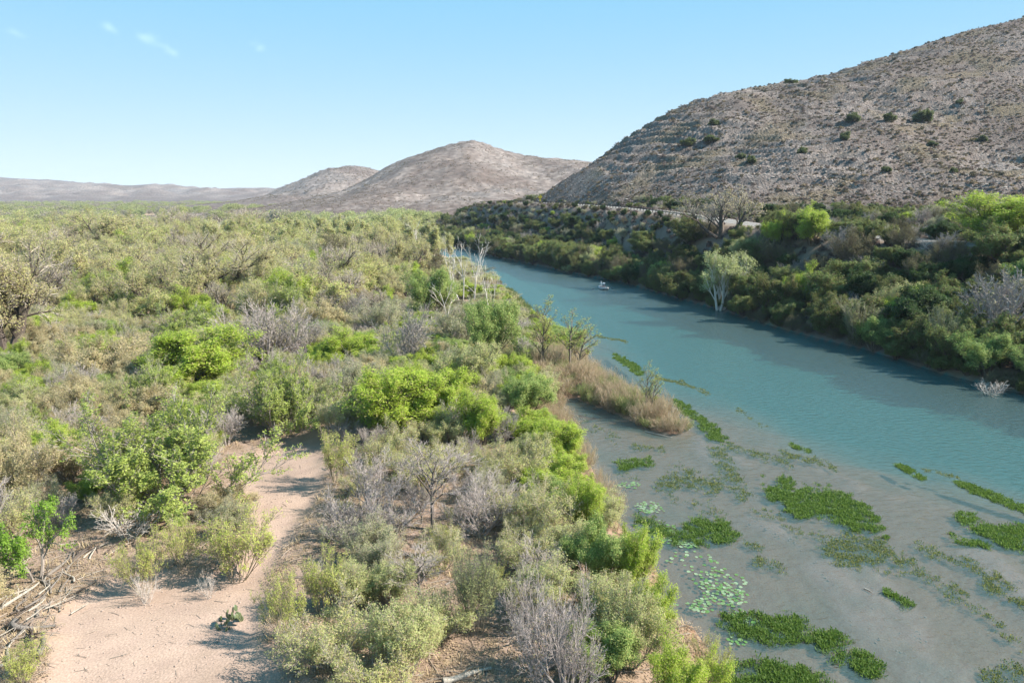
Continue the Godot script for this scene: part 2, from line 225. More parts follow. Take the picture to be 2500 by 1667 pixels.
func _ready() -> void:
	# ---------------------------------------------------------------- camera, sky, sun, exposure
	var cam := Camera3D.new()
	cam.name = "camera"
	cam.position = Vector3(0, EYE_HEIGHT, 0)
	cam.rotation.x = -atan(329.0 / 1648.6)
	cam.fov = rad_to_deg(2.0 * atan(784.0 / 1648.6))
	cam.near = 0.1
	cam.far = 9000.0
	cam.current = true
	add_child(cam)
	var env := Environment.new()
	env.background_mode = Environment.BG_SKY
	var sky_material := ProceduralSkyMaterial.new()
	sky_material.sky_top_color = Color(0.43, 0.75, 0.925)
	sky_material.sky_horizon_color = Color(0.905, 0.965, 0.985)
	sky_material.sky_curve = 0.105
	sky_material.ground_bottom_color = Color(0.42, 0.38, 0.33)
	sky_material.ground_horizon_color = Color(0.75, 0.78, 0.80)
	sky_material.sun_angle_max = 1.0
	sky_material.sky_cover = cloud_cover()
	var sky := Sky.new()
	sky.sky_material = sky_material
	env.sky = sky
	env.background_energy_multiplier = 0.44
	env.tonemap_mode = Environment.TONE_MAPPER_LINEAR
	env.tonemap_exposure = 2.6
	env.sdfgi_enabled = true
	env.ssao_enabled = true
	env.ssil_enabled = true
	env.fog_enabled = true
	env.fog_density = 0.00008
	env.fog_light_color = Color(0.86, 0.92, 1.0)
	var world := WorldEnvironment.new()
	world.name = "world_environment"
	world.environment = env
	add_child(world)
	var sun := DirectionalLight3D.new()
	sun.name = "sun"
	sun.light_energy = 1.6
	sun.light_color = Color(1.0, 0.965, 0.915)
	sun.light_angular_distance = 0.5
	sun.shadow_enabled = true
	var up := deg_to_rad(41.0)
	var round_ := deg_to_rad(7.0)
	var towards := Vector3(-cos(up) * cos(round_), -sin(up), -cos(up) * sin(round_))
	sun.basis = Basis.looking_at(towards, Vector3.UP)
	add_child(sun)

	# ---------------------------------------------------------------- tools
	rng.seed = 4711
	set_noise(noise_a, 11, 0.02, 4)
	set_noise(noise_b, 23, 0.11, 3)
	set_noise(noise_c, 37, 0.6, 2)
	set_noise(noise_ridge, 51, 0.006, 4)
	lay_road()
	make_outlines()
	make_materials()

	# ---------------------------------------------------------------- the large structure
	build_ground()
	build_water()
	build_hills()
	build_road()
	make_species()
	# ---------------------------------------------------------------- plants, then the rest
	plant_listed()
	plant_fill()
	plant_hill_bushes()
	far_woodland()
	hill_cover()
	water_plants()
	lily_pads()
	reed_spit()
	ground_litter()
	driftwood()
	prickly_pears()
	boulders()
	build_raft()
	build_sign()

func set_noise(n: FastNoiseLite, s: int, f: float, octaves: int) -> void:
	n.seed = s
	n.noise_type = FastNoiseLite.TYPE_SIMPLEX_SMOOTH
	n.frequency = f
	n.fractal_type = FastNoiseLite.FRACTAL_FBM
	n.fractal_octaves = octaves

# ================================================================== mesh building

class Shape:
	var v := PackedVector3Array()
	var c := PackedColorArray()
	var i := PackedInt32Array()
	var n := PackedVector3Array()

	func vert(p: Vector3, col: Color) -> int:
		v.append(p)
		c.append(col)
		return v.size() - 1

	func tri(a: int, b: int, d: int) -> void:
		i.append(a)
		i.append(b)
		i.append(d)

	func quad(a: int, b: int, d: int, e: int) -> void:
		tri(a, b, d)
		tri(a, d, e)

	# a tapered stretch of stem, open at both ends
	func tube(a: Vector3, b: Vector3, ra: float, rb: float, sides: int, col: Color) -> void:
		var d := (b - a).normalized()
		var u := d.cross(Vector3(0.31, 0.2, 0.93) if absf(d.y) > 0.8 else Vector3.UP).normalized()
		var w := d.cross(u)
		var at := v.size()
		for k in sides:
			var t := TAU * k / sides
			var o := u * cos(t) + w * sin(t)
			v.append(a + o * ra)
			v.append(b + o * rb)
			c.append(col)
			c.append(col)
		for k in sides:
			var p := at + 2 * k
			var q := at + 2 * ((k + 1) % sides)
			i.append_array([p, p + 1, q, q, p + 1, q + 1])

	# a smooth pipe along points, closed at both ends
	func pipe(pts: Array, radii: Array, sides: int, col: Color) -> void:
		var at := v.size()
		for k in pts.size():
			var d: Vector3 = (pts[mini(k + 1, pts.size() - 1)] - pts[maxi(k - 1, 0)]).normalized()
			var u := d.cross(Vector3(0.31, 0.2, 0.93) if absf(d.y) > 0.8 else Vector3.UP).normalized()
			var w := d.cross(u)
			for s in sides:
				var t := TAU * s / sides
				vert(pts[k] + (u * cos(t) + w * sin(t)) * radii[k], col)
		for k in pts.size() - 1:
			for s in sides:
				var p := at + k * sides + s
				var q := at + k * sides + (s + 1) % sides
				quad(p, p + sides, q + sides, q)
		for e in [0, pts.size() - 1]:
			var m := vert(pts[e], col)
			for s in sides:
				tri(m, at + e * sides + s, at + e * sides + (s + 1) % sides)

	func leaf(p: Vector3, a: Vector3, b: Vector3, col: Color) -> void:
		var at := v.size()
		v.append(p - a)
		v.append(p + b)
		v.append(p + a)
		v.append(p - b)
		for k in 4:
			c.append(col)
		i.append_array([at, at + 1, at + 2, at, at + 2, at + 3])

	func blade(p: Vector3, a: Vector3, b: Vector3, col: Color) -> void:
		var at := v.size()
		v.append(p - a - b)
		v.append(p - a + b)
		v.append(p + a * 1.2)
		c.append(col)
		c.append(col)
		c.append(col)
		i.append_array([at, at + 1, at + 2])

	func box(lo: Vector3, hi: Vector3, t: Transform3D, col: Color) -> void:
		var at := v.size()
		for k in 8:
			vert(t * Vector3(hi.x if k & 1 else lo.x, hi.y if k & 2 else lo.y, hi.z if k & 4 else lo.z), col)
		for f in [[0, 1, 3, 2], [4, 6, 7, 5], [0, 4, 5, 1], [2, 3, 7, 6], [0, 2, 6, 4], [1, 5, 7, 3]]:
			quad(at + f[0], at + f[1], at + f[2], at + f[3])

	func smooth_normals() -> void:
		n.resize(v.size())
		for k in range(0, i.size(), 3):
			var f := (v[i[k + 2]] - v[i[k]]).cross(v[i[k + 1]] - v[i[k]])
			for j in 3:
				n[i[k + j]] += f
		for k in n.size():
			n[k] = n[k].normalized()

	func surface(mesh: ArrayMesh, m: Material) -> void:
		if i.is_empty():
			return
		var a := []
		a.resize(Mesh.ARRAY_MAX)
		a[Mesh.ARRAY_VERTEX] = v
		a[Mesh.ARRAY_COLOR] = c
		a[Mesh.ARRAY_INDEX] = i
		if n.size() == v.size():
			a[Mesh.ARRAY_NORMAL] = n
		mesh.add_surface_from_arrays(Mesh.PRIMITIVE_TRIANGLES, a)
		mesh.surface_set_material(mesh.get_surface_count() - 1, m)

	func mesh(m: Material) -> ArrayMesh:
		var made := ArrayMesh.new()
		surface(made, m)
		return made

func numbered(called: String) -> String:
	var k: int = used_names.get(called, 0)
	used_names[called] = k + 1
	return called if k == 0 else "%s_%03d" % [called, k]

func put(called: String, m: Mesh, parent: Node = self, at := Vector3.ZERO) -> MeshInstance3D:
	var o := MeshInstance3D.new()
	o.name = numbered(called) if parent == self else called
	o.mesh = m
	o.position = at
	parent.add_child(o, true)
	return o

func thing(called: String, at: Vector3, turn := 0.0) -> Node3D:
	var o := Node3D.new()
	o.name = numbered(called)
	o.position = at
	o.rotation.y = turn
	add_child(o, true)
	return o

func tag(o: Node, label: String, category := "", group := "", kind := "") -> void:
	if label:
		o.set_meta("label", label)
	if category:
		o.set_meta("category", category)
	if group:
		o.set_meta("group", group)
	if kind:
		o.set_meta("kind", kind)

func scatter(called: String, m: Mesh, places: Array, parent: Node = self, tints: Array = []) -> MultiMeshInstance3D:
	var mm := MultiMesh.new()
	mm.transform_format = MultiMesh.TRANSFORM_3D
	mm.use_colors = not tints.is_empty()
	mm.mesh = m
	mm.instance_count = places.size()
	for k in places.size():
		mm.set_instance_transform(k, places[k])
		if not tints.is_empty():
			mm.set_instance_color(k, tints[k])
	var o := MultiMeshInstance3D.new()
	o.name = numbered(called) if parent == self else called
	o.multimesh = mm
	parent.add_child(o, true)
	return o

func rv() -> Vector3:
	while true:
		var p := Vector3(rng.randf_range(-1, 1), rng.randf_range(-1, 1), rng.randf_range(-1, 1))
		if p.length_squared() < 1.0 and p.length_squared() > 0.01:
			return p
	return Vector3.UP

# ================================================================== materials

func grain(s: int, f: float, low: float, high: float, kind := FastNoiseLite.TYPE_SIMPLEX_SMOOTH, octaves := 4, size := 512) -> NoiseTexture2D:
	var n := FastNoiseLite.new()
	n.seed = s
	n.noise_type = kind
	n.frequency = f
	n.fractal_octaves = octaves
	var ramp := Gradient.new()
	ramp.set_color(0, Color(low, low, low))
	ramp.set_color(1, Color(high, high, high))
	var t := NoiseTexture2D.new()
	t.width = size
	t.height = size
	t.seamless = true
	t.noise = n
	t.color_ramp = ramp
	return t

func matte(rough := 0.95, specular := 0.25) -> StandardMaterial3D:
	var m := StandardMaterial3D.new()
	m.vertex_color_use_as_albedo = true
	m.roughness = rough
	m.metallic_specular = specular
	return m

func make_materials() -> void:
	var ground := matte(0.97, 0.2)
	ground.albedo_texture = grain(5, 0.05, 0.78, 1.0, FastNoiseLite.TYPE_SIMPLEX_SMOOTH, 6, 1024)
	ground.uv1_triplanar = true
	ground.uv1_world_triplanar = true
	ground.uv1_scale = Vector3.ONE * 0.13
	ground.heightmap_enabled = true
	ground.heightmap_texture = grain(6, 0.055, 0.0, 1.0, FastNoiseLite.TYPE_SIMPLEX_SMOOTH, 5, 1024)
	ground.heightmap_scale = 1.5
	M.ground = ground
	var rock := matte(0.95, 0.25)
	rock.albedo_texture = grain(8, 0.03, 0.5, 1.0, FastNoiseLite.TYPE_SIMPLEX_SMOOTH, 5)
	rock.uv1_triplanar = true
	rock.uv1_world_triplanar = true
	rock.uv1_scale = Vector3(0.05, 0.16, 0.05)
	rock.heightmap_enabled = true
	rock.heightmap_texture = grain(9, 0.04, 0.0, 1.0, FastNoiseLite.TYPE_SIMPLEX_SMOOTH, 5)
	rock.heightmap_scale = 60.0
	M.rock = rock
	var far_rock := matte(0.95, 0.25)
	far_rock.albedo_texture = grain(18, 0.03, 0.55, 1.0, FastNoiseLite.TYPE_SIMPLEX_SMOOTH, 5)
	far_rock.uv1_triplanar = true
	far_rock.uv1_world_triplanar = true
	far_rock.uv1_scale = Vector3(0.008, 0.05, 0.008)
	M.far_rock = far_rock
	var leaf := matte(0.6, 0.35)
	leaf.backlight_enabled = true
	leaf.backlight = Color(1.0, 1.0, 1.0)
	M.leaf = leaf
	M.bark = matte(0.9, 0.2)
	M.dry = matte(0.9, 0.2)
	var wood := matte(0.85, 0.3)
	wood.albedo_texture = grain(12, 0.04, 0.55, 1.0, FastNoiseLite.TYPE_SIMPLEX_SMOOTH, 4, 256)
	wood.uv1_triplanar = true
	wood.uv1_scale = Vector3(1.2, 4.0, 1.2)
	M.wood = wood
	M.stone = matte(0.9, 0.3)
	var pad := matte(0.32, 0.5)
	M.pad = pad
	var water := StandardMaterial3D.new()
	water.albedo_color = Color(0.29, 0.365, 0.36, 0.46)
	water.transparency = BaseMaterial3D.TRANSPARENCY_ALPHA
	water.roughness = 0.25
	water.metallic_specular = 0.36
	water.heightmap_enabled = true
	water.heightmap_texture = grain(14, 0.022, 0.0, 1.0, FastNoiseLite.TYPE_SIMPLEX_SMOOTH, 4)
	water.heightmap_scale = 8.5
	water.uv1_triplanar = true
	water.uv1_world_triplanar = true
	water.uv1_scale = Vector3(0.085, 0.085, 0.13)
	M.water = water
	var metal := matte(0.45, 0.5)
	metal.metallic = 0.5
	M.metal = metal
	M.paint = matte(0.5, 0.5)
	M.cloth = matte(0.85, 0.3)
	M.rubber = matte(0.5, 0.4)
	var road := matte(0.9, 0.3)
	road.albedo_texture = grain(15, 0.08, 0.75, 1.0)
	road.uv1_triplanar = true
	road.uv1_world_triplanar = true
	road.uv1_scale = Vector3.ONE * 0.4
	M.road = road

func cloud_cover() -> ImageTexture:
	var w := 2048
	var h := 1024
	var im := Image.create(w, h, false, Image.FORMAT_RGBA8)
	var n := FastNoiseLite.new()
	n.seed = 77
	n.frequency = 0.16
	n.fractal_octaves = 4
	# three thin wisps low in the northern sky: turn from straight ahead, height, size in degrees
	for wisp in [[-25.4, 10.5, 1.0, 0.22], [-18.5, 10.55, 0.5, 0.18], [-27.85, 11.0, 0.4, 0.18], [-24.2, 9.9, 0.6, 0.16], [-33.1, 10.2, 0.7, 0.14]]:
		var cx: float = fposmod(wisp[0] / 360.0, 1.0) * w
		var cy: float = (0.5 - wisp[1] / 180.0) * h
		var rx: float = wisp[2] / 360.0 * w
		var ry: float = wisp[3] / 180.0 * h * 1.6
		for y in range(int(cy - ry * 2), int(cy + ry * 2) + 1):
			for x in range(int(cx - rx * 2), int(cx + rx * 2) + 1):
				var e := Vector2((x - cx) / rx, (y - cy - 0.25 * (x - cx)) / ry).length()
				var a := clampf((1.0 - e) * 0.7 + n.get_noise_2d(x * 1.0, y * 2.0) * 0.7, 0.0, 1.0) * 0.26
				if a > im.get_pixel(x, y).a:
					im.set_pixel(x, y, Color(0.9, 0.9, 0.9, a))
	return ImageTexture.create_from_image(im)

# ================================================================== the lie of the land

func make_outlines() -> void:
	shore_r = [Vector2(-320, -640), Vector2(-120, -460)] + SHORE_RIGHT + [Vector2(68, -40), Vector2(78, 0), Vector2(88, 90)]
	shore_l = [Vector2(-380, -590), Vector2(-150, -440)] + SHORE_LEFT + [Vector2(7, -12), Vector2(5, 0), Vector2(3, 90)]
	land_l.append_array(PackedVector2Array(shore_l))
	land_l.append_array(PackedVector2Array([Vector2(-6000, 90), Vector2(-6000, -6000), Vector2(-1200, -6000)]))
	land_r.append_array(PackedVector2Array(shore_r))
	land_r.append_array(PackedVector2Array([Vector2(6000, 90), Vector2(6000, -6000), Vector2(-1100, -6000)]))
	var s := SHALLOWS_EDGE.duplicate()
	s.append_array([Vector2(60, -30), Vector2(60, 60), Vector2(-30, 60), Vector2(-30, -100)])
	shoal = PackedVector2Array(s)
	sand_area = PackedVector2Array(SAND)

func line_distance(poly: Array, p: Vector2) -> float:
	var best := 1e12
	for k in poly.size() - 1:
		best = minf(best, Geometry2D.get_closest_point_to_segment(p, poly[k], poly[k + 1]).distance_squared_to(p))
	return sqrt(best)

func ring_distance(poly: PackedVector2Array, p: Vector2) -> float:   # negative inside
	var best := 1e12
	for k in poly.size():
		best = minf(best, Geometry2D.get_closest_point_to_segment(p, poly[k], poly[(k + 1) % poly.size()]).distance_squared_to(p))
	return -sqrt(best) if Geometry2D.is_point_in_polygon(p, poly) else sqrt(best)

var road_line: Array = []

# distance to the middle of the road and the height of the road there
func road_near(p: Vector2) -> Vector2:
	var best := 1e12
	var y := 0.0
	if p.x < -40.0 or p.x > 180.0 or p.y < -450.0:
		return Vector2(1e6, 0.0)
	for k in road_line.size() - 1:
		var a: Vector3 = road_line[k]
		var b: Vector3 = road_line[k + 1]
		var c := Geometry2D.get_closest_point_to_segment(p, Vector2(a.x, a.z), Vector2(b.x, b.z))
		var d := c.distance_squared_to(p)
		if d < best:
			best = d
			y = lerpf(a.y, b.y, c.distance_to(Vector2(a.x, a.z)) / maxf(Vector2(a.x - b.x, a.z - b.z).length(), 0.01))
	return Vector2(sqrt(best), y)

var road_curve := Curve3D.new()

func lay_road() -> void:
	var pts: Array = ROAD.duplicate()
	pts.append_array([Vector3(90, 14.2, -114), Vector3(116, 13.8, -80), Vector3(146, 13.4, -40)])
	for k in pts.size():
		var d: Vector3 = pts[mini(k + 1, pts.size() - 1)] - pts[maxi(k - 1, 0)]
		road_curve.add_point(pts[k], -d / 6.0, d / 6.0)
	var k := 0.0
	while k < road_curve.get_baked_length():
		road_line.append(road_curve.sample_baked(k))
		k += 12.0
	road_line.append(pts[-1])

var where := ""        # what the last call of land_height stood on: left, right, water
var from_shore := 0.0
var bed_kind := 0.0

func inside(poly: PackedVector2Array, p: Vector2) -> bool:   # the engine's test can slip where its ray meets a corner, so ask nearby too
	var a := Geometry2D.is_point_in_polygon(p + Vector2(0.0131, 0.0071), poly)
	if a == Geometry2D.is_point_in_polygon(p + Vector2(-0.0117, 0.0193), poly):
		return a
	return Geometry2D.is_point_in_polygon(p + Vector2(0.0057, -0.0171), poly)

func land_height(x: float, z: float) -> float:
	var p := Vector2(x, z)
	if inside(land_l, p):
		where = "left"
		var far := p.length() > 520.0 and x < -150.0
		from_shore = 200.0 if far else line_distance(shore_l, p)
		var h := 1.75 * smoothstep(-1.0, 7.0, from_shore) + noise_a.get_noise_2d(x, z) * 0.7 * smoothstep(2.0, 16.0, from_shore)
		h += noise_b.get_noise_2d(x, z) * 0.16 * smoothstep(0.5, 4.0, from_shore) + smoothstep(-350.0, -1600.0, z) * 5.0
		if x > -60.0 and x < 10.0 and z > -90.0 and z < -15.0:
			var ds := ring_distance(sand_area, p)
			h -= 0.45 * smoothstep(0.5, -0.6, ds)
		return h
	if inside(land_r, p):
		where = "right"
		from_shore = line_distance(shore_r, p) if p.length() < 900.0 else 300.0
		var top := 14.0 + 6.0 * clampf((-80.0 - z) / 270.0, 0.0, 1.0)
		var t := minf(1.0, from_shore / 50.0)
		var h := top * (0.35 * smoothstep(0.0, 1.0, t) + 0.65 * t) + 1.2 * smoothstep(0.0, 3.0, from_shore) * (1.0 - t)
		h += noise_a.get_noise_2d(x, z) * 1.6 * smoothstep(3.0, 20.0, from_shore) * smoothstep(75.0, 45.0, from_shore)
		h += noise_b.get_noise_2d(x, z) * 0.3 * smoothstep(1.0, 6.0, from_shore)
		var near := road_near(p)
		h = lerpf(h, near.y - 0.25, smoothstep(20.0, 6.0, near.x))
		if z < -380.0:
			h = lerpf(h, 4.0 + smoothstep(-350.0, -1600.0, z) * 6.0, smoothstep(-380.0, -480.0, z))
		return h
	where = "water"
	var dl := line_distance(shore_l, p)
	var dr := line_distance(shore_r, p)
	from_shore = minf(dl, dr)
	var edge := ring_distance(shoal, p) if z > -190.0 else 20.0
	var deep := smoothstep(-7.0, 13.0, edge + noise_a.get_noise_2d(x * 2.0, z * 2.0) * 4.0)
	var h := -0.30 - noise_b.get_noise_2d(x, z) * 0.06 - 2.6 * deep
	bed_kind = deep
	h = maxf(h, -0.05 - minf(dl * 0.22, dr * 0.5)) if deep > 0.4 else maxf(h, -0.05 - dl * 0.3)
	for b in GRAVEL_BARS:
		var d := Geometry2D.get_closest_point_to_segment(p, b[0], b[1]).distance_to(p) + noise_b.get_noise_2d(x * 1.7, z * 1.7) * 1.2
		h += (b[3] + 0.03) * smoothstep(b[2] * 1.25, b[2] * 0.2, d) * (0.75 + 0.5 * noise_b.get_noise_2d(x * 3.0 + 40.0, z * 3.0))
	return minf(h, -0.02)

func spread_axis(lo_far: float, lo: float, hi: float, hi_far: float, step: float, growth: float) -> PackedFloat32Array:
	var a: Array = []
	var s := step
	var q := lo
	while q > lo_far:
		s *= growth
		q -= s
		a.push_front(q)
	q = lo
	while q < hi:
		a.append(q)
		q += step
	s = step
	while q < hi_far:
		a.append(q)
		s *= growth
		q += s
	if a.is_empty() or q > a[-1]:
		a.append(q)
	return PackedFloat32Array(a)

func grid_mesh(xs: PackedFloat32Array, zs: PackedFloat32Array, hs: PackedFloat32Array, cs: PackedColorArray) -> Shape:
	var s := Shape.new()
	var nx := xs.size()
	var nz := zs.size()
	s.v.resize(nx * nz)
	s.n.resize(nx * nz)
	s.c = cs
	for j in nz:
		for i in nx:
			var k := j * nx + i
			s.v[k] = Vector3(xs[i], hs[k], zs[j])
			var i0 := maxi(i - 1, 0)
			var i1 := mini(i + 1, nx - 1)
			var j0 := maxi(j - 1, 0)
			var j1 := mini(j + 1, nz - 1)
			s.n[k] = Vector3(-(hs[j * nx + i1] - hs[j * nx + i0]) / (xs[i1] - xs[i0]), 1.0, -(hs[j1 * nx + i] - hs[j0 * nx + i]) / (zs[j1] - zs[j0])).normalized()
	s.i.resize((nx - 1) * (nz - 1) * 6)
	var at := 0
	for j in nz - 1:
		for i in nx - 1:
			var k := j * nx + i
			s.i[at] = k
			s.i[at + 1] = k + 1
			s.i[at + 2] = k + nx
			s.i[at + 3] = k + 1
			s.i[at + 4] = k + nx + 1
			s.i[at + 5] = k + nx
			at += 6
	return s

const SAND_PALE := Color(0.43, 0.315, 0.25)
const LITTER := Color(0.20, 0.145, 0.105)
const DRY_GRASS := Color(0.31, 0.235, 0.14)
const MUD := Color(0.315, 0.195, 0.125)
const GRAVEL := Color(0.42, 0.285, 0.23)
const ALGAE := Color(0.030, 0.185, 0.185)
const BANK_SOIL := Color(0.21, 0.165, 0.135)

func build_ground() -> void:
	var xs := spread_axis(-5200, -62, 64, 5200, 0.75, 1.035)
	var zs := spread_axis(-440, -150, -22, 85, 0.75, 1.018)
	var far_z := spread_axis(-5600, zs[0], zs[0], zs[0], 5.0, 1.08)
	far_z.remove_at(far_z.size() - 1)
	far_z.append_array(zs)
	zs = far_z
	var nx := xs.size()
	var hs := PackedFloat32Array()
	var cs := PackedColorArray()
	for z in zs:
		for x in xs:
			var h := land_height(x, z)
			var c := SAND_PALE
			var n1 := noise_b.get_noise_2d(x + 300.0, z)
			var n2 := noise_c.get_noise_2d(x, z)
			var n3 := noise_a.get_noise_2d(x * 2.0, z * 2.0 + 500.0)
			if where == "left":
				c = c * (1.0 + n3 * 0.22 + n1 * 0.12)
				var litter := clampf(0.55 + n1 * 1.1 + n3 * 0.8 + n2 * 0.4, 0.0, 1.0)
				if absf(x) < 90.0 and z > -120.0:
					var ds := ring_distance(sand_area, Vector2(x, z))
					litter *= smoothstep(-0.6, 1.8, ds + n1 * 1.5 + n2 * 0.8)
				c = c.lerp(LITTER, litter * 0.7).lerp(DRY_GRASS, clampf(n3 * 1.6 + n2 * 0.5, 0.0, 0.6) * clampf(litter * 2.0, 0.0, 1.0))
				c = c.lerp(MUD, smoothstep(2.0, 0.3, from_shore))
			elif where == "right":
				c = BANK_SOIL.lerp(Color(0.24, 0.195, 0.165), clampf(n1 * 1.2 + 0.1 + smoothstep(35.0, 55.0, from_shore) * 0.5, 0.0, 1.0))
				c = c.lerp(DRY_GRASS, clampf(n3 * 1.2, 0.0, 0.5))
			else:
				c = MUD.lerp(GRAVEL, clampf(smoothstep(-0.27, -0.08, h) + n2 * 0.25, 0.0, 1.0)).lerp(ALGAE, bed_kind)
				if bed_kind < 0.4:
					c = c.lerp(Color(0.16, 0.155, 0.10), clampf(n1 * 0.9 - 0.1, 0.0, 0.5))
			hs.append(h)
			cs.append(c * (0.92 + 0.16 * n2))
	for k in cs.size():
		cs[k].a = 1.0
	var o := put("ground", grid_mesh(xs, zs, hs, cs).mesh(M.ground))
	tag(o, "river valley floor of pale sand, leaf litter, gravel shoals and muddy banks", "", "", "structure")

func build_water() -> void:
	var s := Shape.new()
	var n := 24
	for j in n + 1:
		for i in n + 1:
			s.vert(Vector3(-480.0 + 600.0 * i / n, 0.0, 85.0 - 760.0 * j / n), Color.WHITE)
			s.n.append(Vector3.UP)
	for j in n:
		for i in n:
			var k := j * (n + 1) + i
			s.quad(k, k + n + 1, k + n + 2, k + 1)
	var o := put("river_water", s.mesh(M.water))
	tag(o, "teal river water, clear blue upstream and silty grey brown over the near shoals", "", "", "structure")

# ------------------------------------------------------------------ hills

func along(crest: Array, x: float) -> Vector3:
	var k := 0
	while k < crest.size() - 2 and crest[k + 1].x < x:
		k += 1
	var a: Vector3 = crest[k]
	var b: Vector3 = crest[k + 1]
	var before: Vector3 = crest[maxi(k - 1, 0)]
	var after: Vector3 = crest[mini(k + 2, crest.size() - 1)]
	var t := clampf((x - a.x) / (b.x - a.x), 0.0, 1.0)
	var sa := (b.y - before.y) / (b.x - before.x) * (b.x - a.x)
	var sb := (after.y - a.y) / (after.x - a.x) * (b.x - a.x)
	var t2 := t * t
	var t3 := t2 * t
	var y := (2 * t3 - 3 * t2 + 1) * a.y + (t3 - 2 * t2 + t) * sa + (-2 * t3 + 3 * t2) * b.y + (t3 - t2) * sb
	return Vector3(x, y, lerpf(a.z, b.z, t))

func table(xs: Array, ys: Array, x: float) -> float:
	for k in xs.size() - 1:
		if x < xs[k + 1]:
			return lerpf(ys[k], ys[k + 1], clampf((x - xs[k]) / (xs[k + 1] - xs[k]), 0.0, 1.0))
	return ys[-1]

# limestone beds: the slope climbs in steps where the rock shows
func stepped(h: float, bed: float, share: float, wander: float) -> float:
	var q := h / bed + wander
	var f := q - floorf(q)
	var r := floorf(q) + smoothstep(0.30, 0.62, f)
	return lerpf(h, (r - wander) * bed, share)

var rockiness := 0.0

func near_hill(x: float, z: float) -> float:
	var c := along(CREST_NEAR, maxf(x, CREST_NEAR[0].x))
	var front := z > c.z
	var w := table([5.0, 30.0, 80.0, 150.0, 330.0], [22.0, 75.0, 150.0, 215.0, 290.0], x) if front else 220.0
	var t := absf(z - c.z) / w
	var base := table([0.0, 150.0, 300.0], [19.0, 17.0, 15.0], x)
	var f := 1.0 - smoothstep(0.0, 1.0, t) * 0.35 - 0.65 * t
	var h := base + (c.y - base) * f
	if x < CREST_NEAR[0].x:
		h -= (CREST_NEAR[0].x - x) * 0.9
	h -= maxf(0.0, t - 0.97) * w * 0.55
	var edge := clampf((h - base) / 12.0, 0.0, 1.0)
	h += noise_ridge.get_noise_2d(x * 1.6, z * 1.6) * 5.0 * edge * smoothstep(0.0, 0.18, t)
	h += noise_a.get_noise_2d(x, z) * 1.5 * edge
	var cliff := exp(-pow((h - (52.0 - 0.04 * (x - 50.0))) / 11.0, 2.0)) * smoothstep(170.0, 80.0, x)
	var wander := noise_ridge.get_noise_2d(x * 2.0 + 90.0, z * 2.0) * 1.6 + noise_a.get_noise_2d(x * 1.3, z * 1.3 + 70.0) * 0.35
	rockiness = clampf(0.42 + noise_a.get_noise_2d(x * 0.8 + 70.0, z * 0.8) * 1.1 + noise_ridge.get_noise_2d(0.0, h * 9.0) * 0.6, 0.0, 0.8) * edge
	rockiness = maxf(rockiness, cliff)
	h = stepped(h, 3.4, rockiness * 0.9, wander)
	h = stepped(h, 1.7, rockiness * 0.8, wander * 2.3 + noise_b.get_noise_2d(x * 0.5, z * 0.5) * 0.3)
	h += noise_b.get_noise_2d(x, z) * 0.28
	var near := road_near(Vector2(x, z))
	if near.x < 30.0:
		h = minf(h, near.y - 0.6 + maxf(0.0, near.x - 6.5) * 0.8)
	return h

func far_hill(crest: Array, x: float, z: float, wf: float, base: float, bed: float) -> float:
	var c := along(crest, x)
	var t := absf(z - c.z) / wf
	var f := 1.0 - smoothstep(0.0, 1.0, t) * 0.4 - 0.6 * t
	var h := base + (c.y - base) * maxf(f, 0.0) - maxf(0.0, t - 0.97) * wf * 0.3
	h -= maxf(0.0, crest[0].x - x) * 0.5 + maxf(0.0, x - crest[-1].x) * 0.5
	var edge := clampf((h - base) / 20.0, 0.0, 1.0)
	h += noise_ridge.get_noise_2d(x * 0.9, z * 0.9) * wf * 0.035 * edge * smoothstep(0.0, 0.25, t)
	rockiness = clampf(0.5 + noise_ridge.get_noise_2d(x * 0.9 + 70.0, z * 0.9) * 1.2, 0.05, 0.8) * edge
	return stepped(h, bed, rockiness, noise_ridge.get_noise_2d(x + 90.0, z) * 1.5) + noise_a.get_noise_2d(x, z) * 0.8 * edge

